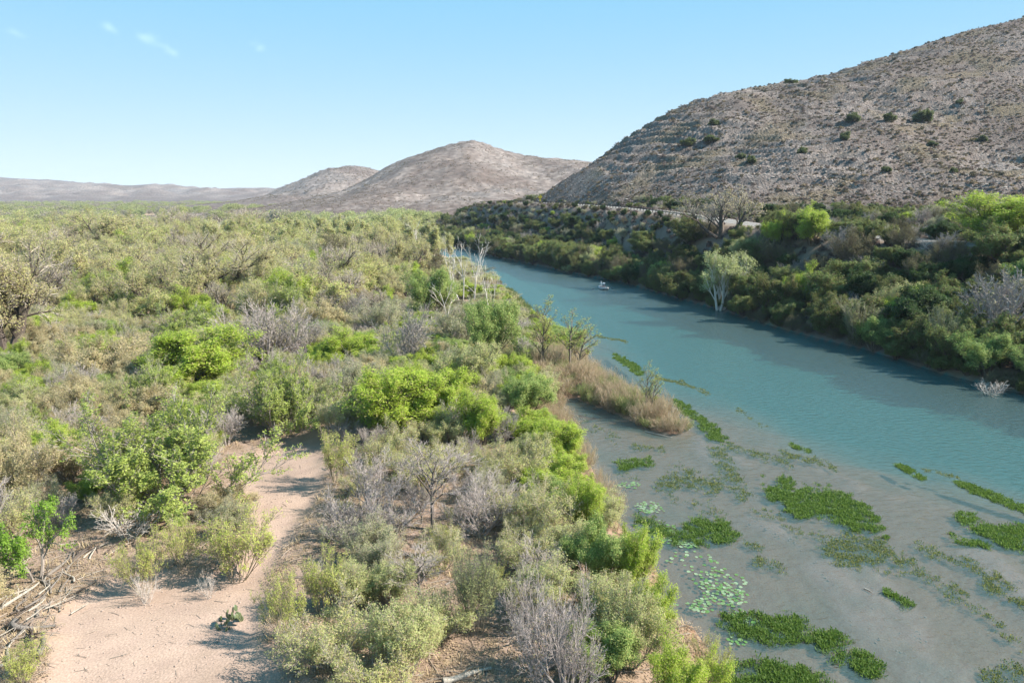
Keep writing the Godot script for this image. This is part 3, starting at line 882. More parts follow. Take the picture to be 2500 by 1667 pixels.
func build_hills() -> void:
	var earth := Color(0.195, 0.152, 0.132)
	var stone := Color(0.405, 0.35, 0.32)
	var xs := spread_axis(-30, -2, 215, 640, 1.25, 1.035)
	var zs := spread_axis(-640, -420, -150, -95, 1.1, 1.04)
	var hs := PackedFloat32Array()
	var cs := PackedColorArray()
	for z in zs:
		for x in xs:
			hs.append(near_hill(x, z))
			var n := noise_b.get_noise_2d(x * 2.0, z * 2.0)
			var c := earth.lerp(stone, clampf(rockiness * 0.75 + n * 0.6 - 0.02, 0.0, 0.8)).lerp(Color(0.23, 0.185, 0.10), clampf(noise_a.get_noise_2d(x * 1.5 + 10.0, z * 1.5) * 1.6 - 0.15, 0.0, 0.55))
			cs.append(c)
	tag(put("hill", grid_mesh(xs, zs, hs, cs).mesh(M.rock)), "big stony hill of grey limestone ledges and low scrub beside the road", "", "", "structure")
	for hill in [[CREST_MIDDLE, 330.0, 8.0, 3.6, -330.0, 330.0, -1330.0, -560.0, 4.6, "rounded pale hill with a knoll on top in the middle distance"], [CREST_SMALL, 420.0, 10.0, 6.0, -620.0, 20.0, -1900.0, -1060.0, 8.0, "smaller pale hill half hidden behind the rounded hill"], [CREST_FAR, 900.0, 14.0, 9.0, -3900.0, 1400.0, -3900.0, -2080.0, 26.0, "long low hazy ridge along the horizon"]]:
		xs = PackedFloat32Array()
		zs = PackedFloat32Array()
		hs = PackedFloat32Array()
		cs = PackedColorArray()
		var q: float = hill[4]
		while q < hill[5]:
			xs.append(q)
			q += hill[8]
		q = hill[6]
		while q < hill[7]:
			zs.append(q)
			q += hill[8] * 0.8
		for z in zs:
			for x in xs:
				var h := far_hill(hill[0], x, z, hill[1], hill[2], hill[3])
				hs.append(h)
				var n := noise_b.get_noise_2d(x * 0.5, z * 0.5)
				cs.append(earth.lerp(stone, clampf(rockiness * 0.75 + n * 0.6 - 0.02, 0.0, 0.8)))
		tag(put("hill", grid_mesh(xs, zs, hs, cs).mesh(M.far_rock)), hill[9], "", "", "structure")

func slope_height(x: float, z: float) -> float:
	return maxf(land_height(x, z), near_hill(x, z) if x > -25.0 and z < -96.0 else -50.0)

# ------------------------------------------------------------------ road with guard rail

func build_road() -> void:
	var curve := road_curve
	var n := int(curve.get_baked_length() / 2.5)
	var road := Shape.new()
	var bench := Shape.new()
	var lines := Shape.new()
	var rail := Shape.new()
	var posts: Array = []
	var earth := Color(0.30, 0.255, 0.22)
	for k in n + 1:
		var p := curve.sample_baked(k * 2.5)
		var q := curve.sample_baked(minf(k * 2.5 + 1.0, curve.get_baked_length()))
		var b := curve.sample_baked(maxf(k * 2.5 - 1.0, 0.0))
		var side := (q - b).cross(Vector3.UP).normalized()      # points to the river
		if side.dot(Vector3(-1, 0, 0.2)) < 0.0:
			side = -side
		var j := noise_b.get_noise_2d(p.x, p.z)
		var row: Array = [[8.0 + j, -1.3], [5.6 + j * 0.5, -0.25], [4.4, 0.0], [-4.4, 0.0], [-5.6 + j * 0.5, -0.2], [-7.5, -1.0]]
		for r in row:
			bench.vert(p + side * r[0] + Vector3(0, r[1], 0), earth * (0.9 + 0.4 * noise_c.get_noise_2d(p.x, p.z + r[0])))
		for r in [3.4, 0.0, -3.4]:
			road.vert(p + side * r + Vector3(0, 0.06 - absf(r) * 0.008, 0), Color(0.25, 0.235, 0.22))
		for r in [3.2, 3.05, 0.06, -0.06, -3.05, -3.2]:
			lines.vert(p + side * r + Vector3(0, 0.075 - absf(r) * 0.008, 0), Color(0.55, 0.55, 0.52) if absf(r) > 1.0 else Color(0.5, 0.36, 0.05))
		if k > 0:
			for r in 5:
				var a := (k - 1) * 6 + r
				bench.quad(a, a + 1, a + 7, a + 6)
			for r in 2:
				var a := (k - 1) * 3 + r
				road.quad(a, a + 1, a + 4, a + 3)
			for r in [0, 2, 4]:
				var a: int = (k - 1) * 6 + r
				if r != 2 or k % 4 < 3:
					lines.quad(a, a + 1, a + 7, a + 6)
		var u := p + side * 4.3
		for w in [[0.45, 0.0], [0.53, 0.06], [0.61, 0.0], [0.69, 0.06], [0.77, 0.0]]:
			rail.vert(u - side * w[1] + Vector3(0, w[0] + 0.05, 0), Color(0.10, 0.085, 0.07))
		if k > 0 and p.z < -196.0:
			for r in 4:
				var a := (k - 1) * 5 + r
				rail.quad(a, a + 1, a + 6, a + 5)
		if p.z < -196.0:
			posts.append(Transform3D(Basis.looking_at(side, Vector3.UP), u + side * 0.1))
	tag(put("road_shoulder", bench.mesh(M.ground)), "graded earth shoulder and cut bank of the road", "", "", "structure")
	tag(put("road", road.mesh(M.road)), "two-lane asphalt road curving round the foot of the stony hill", "", "", "structure")
	tag(put("road_marking", lines.mesh(M.paint)), "painted lines of the curving road", "", "", "structure")
	var g := thing("guard_rail", Vector3.ZERO)
	tag(g, "long dark guard rail on posts along the river side of the road", "guard rail")
	put("rail", rail.mesh(M.metal), g)
	var post := Shape.new()
	post.box(Vector3(-0.09, -0.9, -0.09), Vector3(0.09, 0.92, 0.09), Transform3D(), Color(0.06, 0.05, 0.045))
	var pm := post.mesh(M.wood)
	for t in posts:
		var o := put("post", pm, g)
		o.transform = t

# ================================================================== plants

# One stem or branch and, by recursion, what grows from it. T takes trunk and limbs, C twigs, L leaves.
func grow(P: Dictionary, T: Shape, C: Shape, L: Shape, p: Vector3, d: Vector3, length: float, r: float, level: int) -> void:
	var last: bool = level >= P.levels - 1
	var nseg := 1 if last else (4 if level == 0 else 2)
	var pts: Array = [p]
	var to: Shape = T if level < P.trunk_levels else C
	var col: Color = P.bark if level < P.trunk_levels else P.get("twig_bark", P.bark)
	col = col * rng.randf_range(0.8, 1.2)
	col.a = 1.0
	var tip: float = maxf(r * (0.35 if last else 0.5), P.twig * 0.6)
	for k in nseg:
		d = (d + rv() * P.wobble + Vector3.UP * P.up[level]).normalized()
		var q := p + d * (length / nseg)
		if q.y < 0.05:
			q.y = 0.05 + rng.randf() * 0.1
		to.tube(p, q, lerpf(r, tip, float(k) / nseg), lerpf(r, tip, float(k + 1) / nseg), 6 if level == 0 else (4 if level < P.trunk_levels else 3), col)
		p = q
		pts.append(q)
	if not last:
		var kids: int = P.kids[level]
		var turn := rng.randf() * TAU
		for k in kids:
			var t := lerpf(P.from, 1.0, (k + rng.randf() * 0.7) / kids)
			var f := t * nseg
			var a: int = mini(int(f), nseg - 1)
			var at: Vector3 = pts[a].lerp(pts[a + 1], f - a)
			turn += 2.4 + rng.randf_range(-0.4, 0.4)
			var ax := d.cross(Vector3(0.3, 0.1, 0.9) if absf(d.y) > 0.9 else Vector3.UP).normalized().rotated(d, turn)
			var ang: float = P.angle[level] * rng.randf_range(0.6, 1.25) * lerpf(1.0, 0.6, t)
			grow(P, T, C, L, at, d.rotated(ax, ang), length * P.ratio[level] * rng.randf_range(0.7, 1.15) * lerpf(1.1, 0.75, t), maxf(lerpf(r, tip, t) * 0.62, P.twig), level + 1)
	if level >= P.leaf_level and P.leaves > 0:
		if rng.randf() < P.bare_share:
			return
		for k in P.leaves:
			var t := rng.randf_range(0.25, 1.1)
			var at: Vector3 = pts[0].lerp(p, t) + rv() * P.leaf_reach
			if at.y < 0.03:
				continue
			var face := (Vector3.UP * 0.5 + Vector3(at.x, at.y * 0.5, at.z).normalized() * 0.45 + rv() * 0.9).normalized()
			var a := face.cross(rv()).normalized()
			if P.has("leaf_hang"):
				a = (rv().normalized() + Vector3.UP * P.leaf_hang).normalized()
				face = rv()
			var b := a.cross(face).normalized()
			var s: float = P.leaf_size * rng.randf_range(0.6, 1.25)
			var lc: Color = P.leaf_a.lerp(P.leaf_b, rng.randf())
			if P.has("leaf_c") and rng.randf() < 0.22:
				lc = P.leaf_c
			L.blade(at, a * s * P.leaf_long, b * s, lc)

# A kind of plant: each variant is a trunk mesh and a crown mesh, shared by all that stand in the scene.
func kind_of(called: String, variants: int, P: Dictionary) -> void:
	var made: Array = []
	for k in variants:
		rng.seed = hash(called) + k * 77
		var T := Shape.new()
		var C := Shape.new()
		var L := Shape.new()
		for s in P.stems:
			var a: float = TAU * (s + rng.randf() * 0.6) / P.stems
			var lean: float = P.lean * rng.randf_range(0.15, 1.1) if P.stems > 1 else P.lean * rng.randf()
			var d := Vector3(cos(a) * sin(lean), cos(lean), sin(a) * sin(lean))
			grow(P, T, C, L, Vector3(cos(a), -0.15, sin(a)) * P.get("foot", 0.12), d, P.stem * rng.randf_range(0.75, 1.15), P.radius * rng.randf_range(0.7, 1.1), 0)
		var hi := 0.0
		var wide := 0.0
		var spread: Array = []
		var tall: Array = []
		for q in (L.v if L.v.size() > 60 else C.v):
			tall.append(q.y)
			spread.append(Vector2(q.x, q.z).length())
		spread.sort()
		tall.sort()
		hi = tall[int(tall.size() * 0.99)]
		wide = spread[int(spread.size() * 0.95)]
		var crown := ArrayMesh.new()
		C.surface(crown, M.bark)
		L.surface(crown, M.leaf)
		made.append({"trunk": T.mesh(M.bark), "crown": crown, "high": hi, "wide": wide * 2.0, "tris": (T.i.size() + C.i.size() + L.i.size()) / 3})
	species[called] = made
	tris_made += made.reduce(func(t, m): return t + m.tris, 0)

const WHITE_BARK := Color(0.55, 0.505, 0.455)

func make_species() -> void:
	# what most bushes of the bank share: many stems from the ground, foliage from the base up
	var B := {"stems": 8, "lean": 1.0, "stem": 1.75, "radius": 0.045, "levels": 5, "trunk_levels": 1, "kids": [5, 4, 4, 3], "from": 0.14, "angle": [0.6, 0.6, 0.65, 0.7], "ratio": [0.66, 0.66, 0.62, 0.6], "up": [0.14, 0.10, 0.05, 0.02, 0.0], "wobble": 0.2, "twig": 0.0065, "bark": Color(0.19, 0.165, 0.135), "leaf_level": 4, "leaves": 12, "bare_share": 0.12, "leaf_reach": 0.17, "leaf_size": 0.022, "leaf_long": 2.2, "foot": 0.2}
	kind_of("mesquite_tree", 3, over(B, {"stems": 3, "lean": 0.95, "stem": 4.2, "radius": 0.27, "trunk_levels": 3, "kids": [5, 5, 5, 5], "from": 0.3, "angle": [0.75, 0.75, 0.75, 0.75], "ratio": [0.70, 0.66, 0.6, 0.55], "up": [0.20, 0.08, 0.03, 0.0, -0.03], "wobble": 0.26, "twig": 0.014, "bark": Color(0.105, 0.085, 0.072), "twig_bark": Color(0.300, 0.258, 0.216), "leaves": 7, "bare_share": 0.25, "leaf_reach": 0.34, "leaf_size": 0.045, "leaf_long": 1.8, "leaf_a": Color(0.376, 0.370, 0.153), "leaf_b": Color(0.510, 0.498, 0.217), "leaf_c": Color(0.456, 0.358, 0.230), "foot": 0.3}))
	kind_of("great_mesquite_tree", 2, over(B, {"stems": 3, "lean": 1.0, "stem": 6.8, "radius": 0.42, "trunk_levels": 3, "kids": [6, 6, 6, 5], "from": 0.28, "angle": [0.75, 0.75, 0.75, 0.75], "ratio": [0.70, 0.64, 0.58, 0.5], "up": [0.22, 0.08, 0.03, 0.0, -0.03], "wobble": 0.28, "twig": 0.013, "bark": Color(0.09, 0.073, 0.062), "twig_bark": Color(0.36, 0.315, 0.27), "leaves": 10, "bare_share": 0.32, "leaf_reach": 0.5, "leaf_size": 0.034, "leaf_long": 1.8, "leaf_a": Color(0.371, 0.353, 0.148), "leaf_b": Color(0.479, 0.456, 0.205), "leaf_c": Color(0.431, 0.331, 0.217), "foot": 0.4}))
	kind_of("leafless_tree", 3, over(B, {"stems": 4, "lean": 0.95, "stem": 3.9, "radius": 0.2, "trunk_levels": 3, "kids": [5, 5, 5, 5], "from": 0.28, "angle": [0.75, 0.7, 0.7, 0.7], "ratio": [0.70, 0.66, 0.6, 0.55], "up": [0.20, 0.08, 0.03, 0.0, -0.03], "wobble": 0.24, "twig": 0.013, "bark": Color(0.10, 0.083, 0.072), "twig_bark": Color(0.324, 0.282, 0.252), "leaves": 3, "bare_share": 0.72, "leaf_reach": 0.3, "leaf_size": 0.04, "leaf_long": 1.8, "leaf_a": Color(0.359, 0.319, 0.171), "leaf_b": Color(0.455, 0.388, 0.217), "foot": 0.3}))
	kind_of("airy_tree", 3, over(B, {"stems": 4, "lean": 0.85, "stem": 3.6, "radius": 0.15, "trunk_levels": 2, "kids": [5, 5, 5, 4], "from": 0.2, "angle": [0.7, 0.7, 0.7, 0.7], "ratio": [0.68, 0.66, 0.58, 0.55], "up": [0.18, 0.09, 0.04, 0.0, -0.02], "wobble": 0.22, "twig": 0.011, "bark": Color(0.14, 0.115, 0.095), "twig_bark": Color(0.288, 0.252, 0.204), "leaves": 7, "bare_share": 0.12, "leaf_reach": 0.30, "leaf_size": 0.042, "leaf_long": 1.8, "leaf_a": Color(0.389, 0.427, 0.140), "leaf_b": Color(0.536, 0.549, 0.204), "leaf_c": Color(0.482, 0.370, 0.230), "foot": 0.25}))
	kind_of("bare_shrub", 3, over(B, {"lean": 0.85, "kids": [5, 5, 5, 3], "ratio": [0.68, 0.66, 0.6, 0.55], "twig": 0.0062, "bark": Color(0.33, 0.29, 0.275), "leaves": 1, "bare_share": 0.8, "leaf_size": 0.022, "leaf_a": Color(0.28, 0.27, 0.14), "leaf_b": Color(0.36, 0.31, 0.20)}))
	kind_of("bare_tree", 2, over(B, {"stems": 1, "lean": 0.08, "stem": 3.9, "radius": 0.10, "trunk_levels": 2, "kids": [11, 5, 5, 4], "from": 0.45, "angle": [0.85, 0.7, 0.6, 0.6], "ratio": [0.48, 0.6, 0.6, 0.6], "wobble": 0.13, "twig": 0.0075, "bark": Color(0.16, 0.135, 0.12), "twig_bark": Color(0.28, 0.24, 0.225), "leaves": 1, "bare_share": 0.7, "leaf_a": Color(0.26, 0.24, 0.14), "leaf_b": Color(0.33, 0.28, 0.18)}))
	kind_of("budding_shrub", 3, over(B, {"bark": Color(0.35, 0.31, 0.265), "kids": [5, 4, 4, 4], "twig": 0.0065, "leaves": 7, "bare_share": 0.25, "leaf_size": 0.0176, "leaf_a": Color(0.395, 0.414, 0.150), "leaf_b": Color(0.527, 0.527, 0.226), "leaf_c": Color(0.500, 0.389, 0.251)}))
	kind_of("bright_green_shrub", 3, over(B, {"stems": 7, "lean": 0.9, "trunk_levels": 2, "bark": Color(0.13, 0.11, 0.085), "leaves": 28, "leaf_reach": 0.2, "leaf_size": 0.0152, "leaf_long": 3.2, "leaf_a": Color(0.275, 0.385, 0.04), "leaf_b": Color(0.43, 0.54, 0.08), "leaf_c": Color(0.417, 0.397, 0.144)}))
	kind_of("green_shrub", 2, over(B, {"stems": 7, "lean": 0.8, "trunk_levels": 2, "bark": Color(0.13, 0.11, 0.085), "leaves": 28, "leaf_reach": 0.19, "leaf_size": 0.0168, "leaf_long": 2.6, "leaf_a": Color(0.189, 0.289, 0.076), "leaf_b": Color(0.315, 0.404, 0.127), "leaf_c": Color(0.437, 0.462, 0.162)}))
	kind_of("tufted_shrub", 2, over(B, {"stems": 14, "lean": 1.3, "stem": 4.0, "radius": 0.07, "trunk_levels": 2, "kids": [6, 5, 5, 3], "from": 0.12, "ratio": [0.6, 0.6, 0.55, 0.45], "up": [0.12, 0.14, 0.12, 0.12, 0.1], "twig": 0.010, "bark": Color(0.30, 0.265, 0.24), "leaves": 9, "bare_share": 0.42, "leaf_reach": 0.15, "leaf_size": 0.042, "leaf_long": 1.4, "leaf_a": Color(0.287, 0.362, 0.079), "leaf_b": Color(0.430, 0.483, 0.131), "leaf_c": Color(0.221, 0.294, 0.074), "foot": 0.5}))
	kind_of("sage_shrub", 2, over(B, {"bark": Color(0.28, 0.245, 0.20), "leaves": 15, "leaf_size": 0.0208, "leaf_long": 1.5, "leaf_a": Color(0.421, 0.358, 0.201), "leaf_b": Color(0.566, 0.471, 0.283), "leaf_c": Color(0.382, 0.364, 0.163)}))
	kind_of("sage_green_shrub", 2, over(B, {"lean": 0.85, "bark": Color(0.29, 0.26, 0.22), "leaves": 13, "leaf_long": 2.2, "leaf_size": 0.0176, "leaf_a": Color(0.342, 0.376, 0.153), "leaf_b": Color(0.482, 0.504, 0.217), "leaf_c": Color(0.443, 0.364, 0.223)}))
	kind_of("grey_green_shrub", 2, over(B, {"bark": Color(0.30, 0.265, 0.24), "leaves": 11, "bare_share": 0.2, "leaf_long": 1.7, "leaf_size": 0.0176, "leaf_a": Color(0.310, 0.321, 0.177), "leaf_b": Color(0.413, 0.426, 0.229), "leaf_c": Color(0.440, 0.374, 0.275)}))
	kind_of("feathery_shrub", 3, over(B, {"stems": 12, "lean": 0.75, "stem": 1.5, "radius": 0.016, "levels": 4, "kids": [6, 5, 4], "from": 0.2, "angle": [0.45, 0.45, 0.45], "ratio": [0.55, 0.55, 0.5], "up": [0.08, 0.1, 0.1, 0.05], "wobble": 0.15, "twig": 0.0045, "bark": Color(0.27, 0.23, 0.16), "leaf_level": 3, "leaves": 6, "bare_share": 0.5, "leaf_reach": 0.12, "leaf_size": 0.011, "leaf_long": 5.0, "leaf_a": Color(0.359, 0.410, 0.085), "leaf_b": Color(0.503, 0.536, 0.148), "leaf_c": Color(0.431, 0.353, 0.182)}))
	kind_of("broom_shrub", 2, over(B, {"stems": 34, "lean": 0.33, "stem": 2.9, "radius": 0.014, "levels": 3, "kids": [8, 6], "from": 0.3, "angle": [0.32, 0.4], "ratio": [0.4, 0.5], "up": [0.1, 0.12, 0.1], "wobble": 0.1, "twig": 0.0055, "bark": Color(0.25, 0.225, 0.175), "leaf_level": 2, "leaves": 6, "bare_share": 0.3, "leaf_reach": 0.12, "leaf_size": 0.014, "leaf_long": 4.0, "leaf_a": Color(0.25, 0.26, 0.115), "leaf_b": Color(0.33, 0.36, 0.16), "foot": 0.3}))
	kind_of("sapling_tree", 3, over(B, {"stems": 2, "lean": 0.22, "stem": 4.4, "radius": 0.07, "levels": 4, "trunk_levels": 2, "kids": [11, 5, 4], "from": 0.28, "angle": [0.75, 0.6, 0.6], "ratio": [0.42, 0.5, 0.5], "up": [0.1, 0.1, 0.05, 0.0], "wobble": 0.13, "twig": 0.009, "bark": Color(0.16, 0.135, 0.115), "leaf_level": 3, "leaves": 6, "bare_share": 0.3, "leaf_size": 0.034, "leaf_long": 1.7, "leaf_a": Color(0.27, 0.32, 0.08), "leaf_b": Color(0.36, 0.42, 0.12), "leaf_c": Color(0.38, 0.28, 0.12)}))
	kind_of("leaning_tree", 2, over(B, {"stems": 2, "lean": 0.45, "stem": 2.7, "radius": 0.11, "trunk_levels": 2, "kids": [6, 5, 4, 3], "from": 0.25, "angle": [0.8, 0.7, 0.7, 0.7], "ratio": [0.55, 0.6, 0.6, 0.5], "wobble": 0.22, "twig": 0.009, "bark": Color(0.26, 0.225, 0.2), "leaves": 10, "bare_share": 0.25, "leaf_reach": 0.2, "leaf_size": 0.04, "leaf_long": 1.5, "leaf_a": Color(0.18, 0.32, 0.04), "leaf_b": Color(0.28, 0.42, 0.065)}))
	kind_of("poplar_tree", 3, over(B, {"stems": 2, "lean": 0.13, "stem": 7.0, "radius": 0.12, "levels": 4, "kids": [18, 5, 4], "from": 0.12, "angle": [0.5, 0.5, 0.5], "ratio": [0.32, 0.5, 0.5], "up": [0.1, 0.3, 0.2, 0.1], "wobble": 0.12, "twig": 0.014, "bark": Color(0.40, 0.365, 0.31), "leaf_level": 3, "leaves": 12, "bare_share": 0.25, "leaf_reach": 0.32, "leaf_size": 0.06, "leaf_long": 1.8, "leaf_a": Color(0.395, 0.433, 0.160), "leaf_b": Color(0.527, 0.536, 0.239), "leaf_c": Color(0.479, 0.399, 0.285)}))
	kind_of("white_bare_tree", 4, over(B, {"stems": 2, "lean": 0.42, "stem": 5.6, "radius": 0.115, "levels": 4, "trunk_levels": 3, "kids": [5, 4, 4], "from": 0.35, "angle": [0.7, 0.7, 0.7], "ratio": [0.62, 0.55, 0.45], "up": [0.16, 0.14, 0.12, 0.05], "wobble": 0.30, "twig": 0.015, "bark": WHITE_BARK, "leaf_level": 9, "leaves": 0}))
	kind_of("white_budding_tree", 1, over(B, {"stems": 4, "lean": 0.6, "stem": 4.6, "radius": 0.16, "trunk_levels": 3, "kids": [6, 5, 4, 3], "from": 0.2, "ratio": [0.6, 0.6, 0.55, 0.5], "up": [0.16, 0.14, 0.1, 0.05, 0.0], "wobble": 0.2, "twig": 0.012, "bark": WHITE_BARK, "twig_bark": Color(0.40, 0.37, 0.29), "leaves": 11, "bare_share": 0.25, "leaf_reach": 0.28, "leaf_size": 0.04, "leaf_long": 1.6, "leaf_a": Color(0.34, 0.39, 0.15), "leaf_b": Color(0.45, 0.48, 0.24), "foot": 0.3}))
	kind_of("brown_brush", 2, over(B, {"stems": 12, "lean": 1.1, "stem": 2.6, "radius": 0.05, "kids": [5, 4, 4, 3], "twig": 0.010, "bark": Color(0.165, 0.135, 0.11), "leaves": 7, "bare_share": 0.3, "leaf_reach": 0.2, "leaf_size": 0.03, "leaf_long": 1.6, "leaf_a": Color(0.125, 0.115, 0.055), "leaf_b": Color(0.19, 0.175, 0.08), "foot": 0.4}))
	kind_of("olive_shrub", 3, over(B, {"stems": 9, "lean": 1.05, "stem": 2.1, "radius": 0.06, "from": 0.12, "twig": 0.009, "bark": Color(0.11, 0.09, 0.07), "leaves": 16, "leaf_reach": 0.22, "leaf_size": 0.034, "leaf_long": 1.9, "leaf_a": Color(0.10, 0.125, 0.034), "leaf_b": Color(0.175, 0.205, 0.06), "leaf_c": Color(0.213, 0.168, 0.090)}))
	kind_of("thicket_shrub", 2, over(B, {"stems": 9, "lean": 1.0, "stem": 2.1, "radius": 0.06, "from": 0.12, "twig": 0.009, "bark": Color(0.13, 0.11, 0.09), "leaves": 18, "leaf_reach": 0.22, "leaf_size": 0.03, "leaf_long": 2.1, "leaf_a": Color(0.125, 0.17, 0.05), "leaf_b": Color(0.215, 0.27, 0.08), "leaf_c": Color(0.22, 0.18, 0.09)}))
	kind_of("dark_evergreen_shrub", 2, over(B, {"stems": 8, "lean": 0.95, "stem": 1.8, "radius": 0.06, "twig": 0.009, "bark": Color(0.09, 0.075, 0.06), "leaves": 20, "bare_share": 0.05, "leaf_reach": 0.2, "leaf_size": 0.032, "leaf_long": 1.7, "leaf_a": Color(0.04, 0.075, 0.022), "leaf_b": Color(0.08, 0.125, 0.035)}))
	kind_of("dead_twigs", 3, over(B, {"stems": 7, "lean": 0.85, "stem": 1.2, "radius": 0.022, "levels": 4, "kids": [5, 4, 4], "angle": [0.7, 0.7, 0.7], "ratio": [0.6, 0.6, 0.6], "up": [0.05, 0.03, 0.0, 0.0], "wobble": 0.25, "bark": Color(0.42, 0.38, 0.345), "leaf_level": 9, "leaves": 0}))
	kind_of("hill_bush", 2, over(B, {"stems": 7, "lean": 1.05, "stem": 1.0, "radius": 0.06, "levels": 4, "kids": [5, 5, 4], "angle": [0.8, 0.8, 0.8], "ratio": [0.66, 0.64, 0.6], "up": [0.1, 0.06, 0.05, 0.0], "twig": 0.016, "bark": Color(0.09, 0.075, 0.06), "leaf_level": 3, "leaves": 14, "leaf_reach": 0.18, "leaf_size": 0.05, "leaf_long": 1.6, "leaf_a": Color(0.085, 0.11, 0.036), "leaf_b": Color(0.15, 0.18, 0.065)}))
	kind_of("reed_clump", 3, over(B, {"stems": 70, "lean": 0.65, "stem": 1.3, "radius": 0.010, "levels": 2, "kids": [3], "from": 0.3, "angle": [0.4], "ratio": [0.6], "up": [0.0, -0.25], "wobble": 0.15, "twig": 0.005, "bark": Color(0.42, 0.31, 0.22), "leaf_level": 0, "leaves": 6, "bare_share": 0.0, "leaf_reach": 0.1, "leaf_size": 0.011, "leaf_long": 18.0, "leaf_hang": 1.2, "leaf_a": Color(0.37, 0.285, 0.195), "leaf_b": Color(0.52, 0.42, 0.30), "leaf_c": Color(0.30, 0.29, 0.13), "foot": 0.55}))
	kind_of("green_reed_clump", 2, over(B, {"stems": 70, "lean": 0.4, "stem": 1.3, "radius": 0.010, "levels": 2, "kids": [3], "from": 0.3, "angle": [0.3], "ratio": [0.6], "up": [0.05, -0.1], "wobble": 0.12, "twig": 0.005, "bark": Color(0.24, 0.26, 0.11), "leaf_level": 0, "leaves": 6, "bare_share": 0.0, "leaf_reach": 0.1, "leaf_size": 0.011, "leaf_long": 18.0, "leaf_hang": 1.8, "leaf_a": Color(0.20, 0.255, 0.09), "leaf_b": Color(0.31, 0.35, 0.14), "leaf_c": Color(0.42, 0.34, 0.2), "foot": 0.5}))

func over(base: Dictionary, change: Dictionary) -> Dictionary:
	var d := base.duplicate()
	d.merge(change, true)
	return d

const PLAIN := {"mesquite_tree": "grey budding mesquite", "bare_shrub": "leafless grey twiggy bush", "bright_green_shrub": "lime green leafy bush", "green_shrub": "mid green leafy bush", "tufted_shrub": "bush with bright leaf tufts on pale twigs", "sage_shrub": "beige sage bush", "sage_green_shrub": "pale olive green bush", "grey_green_shrub": "dull grey green bush", "feathery_shrub": "wispy yellow green weeds", "olive_shrub": "dark olive bush", "thicket_shrub": "mid green thicket bush", "dark_evergreen_shrub": "dark evergreen bush", "poplar_tree": "pale upright poplar", "brown_brush": "dark brown brush", "broom_shrub": "feathery upright bush", "white_bare_tree": "white bare tree", "dead_twigs": "dead silvery twigs", "reed_clump": "clump of dry tan reeds", "green_reed_clump": "clump of green reeds", "bare_tree": "slim leafless tree", "budding_shrub": "grey bush dusted with pale buds", "airy_tree": "airy pale green tree", "great_mesquite_tree": "great mesquite", "leafless_tree": "grey leafless spreading tree", "sapling_tree": "thin sapling", "white_budding_tree": "white-limbed tree", "leaning_tree": "small leaning tree"}

func category_of(kind: String) -> String:
	if kind.ends_with("_tree"):
		return "tree"
	if kind.ends_with("reed_clump"):
		return "reeds"
	if kind == "feathery_shrub":
		return "weeds"
	return "dead wood" if kind == "dead_twigs" else "shrub"

func stand(kind: String, at: Vector3, high: float, wide: float, label: String, group := "") -> Node3D:
	var v: Array = species[kind]
	var m: Dictionary = v[rng.randi() % v.size()]
	var o := thing(kind, at, rng.randf() * TAU)
	var sy: float = high / m.high
	var sx: float = wide / m.wide
	o.scale = Vector3(sx, sy, sx)
	put("trunk", m.trunk, o)
	put("crown", m.crown, o)
	tag(o, label, category_of(kind), group)
	taken.append([at.x, at.z, wide * 0.5])
	return o

# the plant's look and size, and the nearest listed plants it stands by; the first wording that nothing else bears
func place_label(kind: String, x: float, z: float, high: float, usual: float) -> String:
	var what: String = ("small " if high < usual * 0.9 else "tall " if high > usual * 1.1 else "") + PLAIN[kind]
	var order: Array = []
	for l in landmarks:
		var d := Vector2(x - l[0], z - l[1]).length()
		if d < 60.0:
			order.append([d, l])
	order.sort_custom(func(a, b): return a[0] < b[0])
	order = order.slice(0, 7)
	var first := ""
	for o in order:
		var dx: float = x - o[1][0]
		var dz: float = z - o[1][1]
		var side := "behind" if dz < 0.0 else "in front of"
		if absf(dx) > absf(dz) * 1.2:
			side = "on the river side of" if (dx > 0.0) == (o[1][3] == "left") else ("inland of" if o[1][3] == "left" else "uphill of")
		var text: String = what + " " + ("just " if o[0] < 4.5 else "") + side + " " + o[1][2]
		if first == "" and text.split(" ").size() <= 16:
			first = text
		if not used_labels.has(text) and text.split(" ").size() <= 16:
			used_labels[text] = true
			return text
	for i in order.size():
		for j in range(i + 1, order.size()):
			var text: String = what + " between " + order[i][1][2] + " and " + order[j][1][2]
			if not used_labels.has(text) and text.split(" ").size() <= 16:
				used_labels[text] = true
				return text
	if where == "right":
		var up_bank: String = "at the water's edge" if from_shore < 3.0 else "low on the far bank" if from_shore < 14.0 else "halfway up the far bank" if from_shore < 28.0 else "high on the far bank" if from_shore < 42.0 else "atop the far bank"
		var reach: String = "far upstream" if z < -290.0 else "well upstream of the raft" if z < -215.0 else "upstream of the raft" if z < -178.0 else "opposite the raft" if z < -160.0 else "upstream of the cottonwood" if z < -140.0 else "near the cottonwood" if z < -120.0 else "downstream of the cottonwood"
		var text: String = what + " " + up_bank + ", " + reach
		used_labels[text] = true
		return text
	return first if first else what + (" on the far valley floor" if x < -30.0 else " on the upstream bank")

func plant_listed() -> void:
	rng.seed = 99
	for p in PLANTS:
		landmarks.append([p[1], p[2], p[6], "left"])
		stand(p[0], Vector3(p[1], land_height(p[1], p[2]) - 0.05, p[2]), p[3], p[4], p[5])
	for p in BANK_PLANTS:
		landmarks.append([p[1], p[2], p[6], "right"])
		stand(p[0], Vector3(p[1], maxf(land_height(p[1], p[2]), -0.15) - 0.05, p[2]), p[3], p[4], p[5])

func crowded(x: float, z: float, r: float, share: float) -> bool:
	for t in taken:
		var d: float = (r + t[2]) * share
		var dx: float = x - t[0]
		var dz: float = z - t[1]
		if dx * dx + dz * dz < d * d:
			return true
	return false

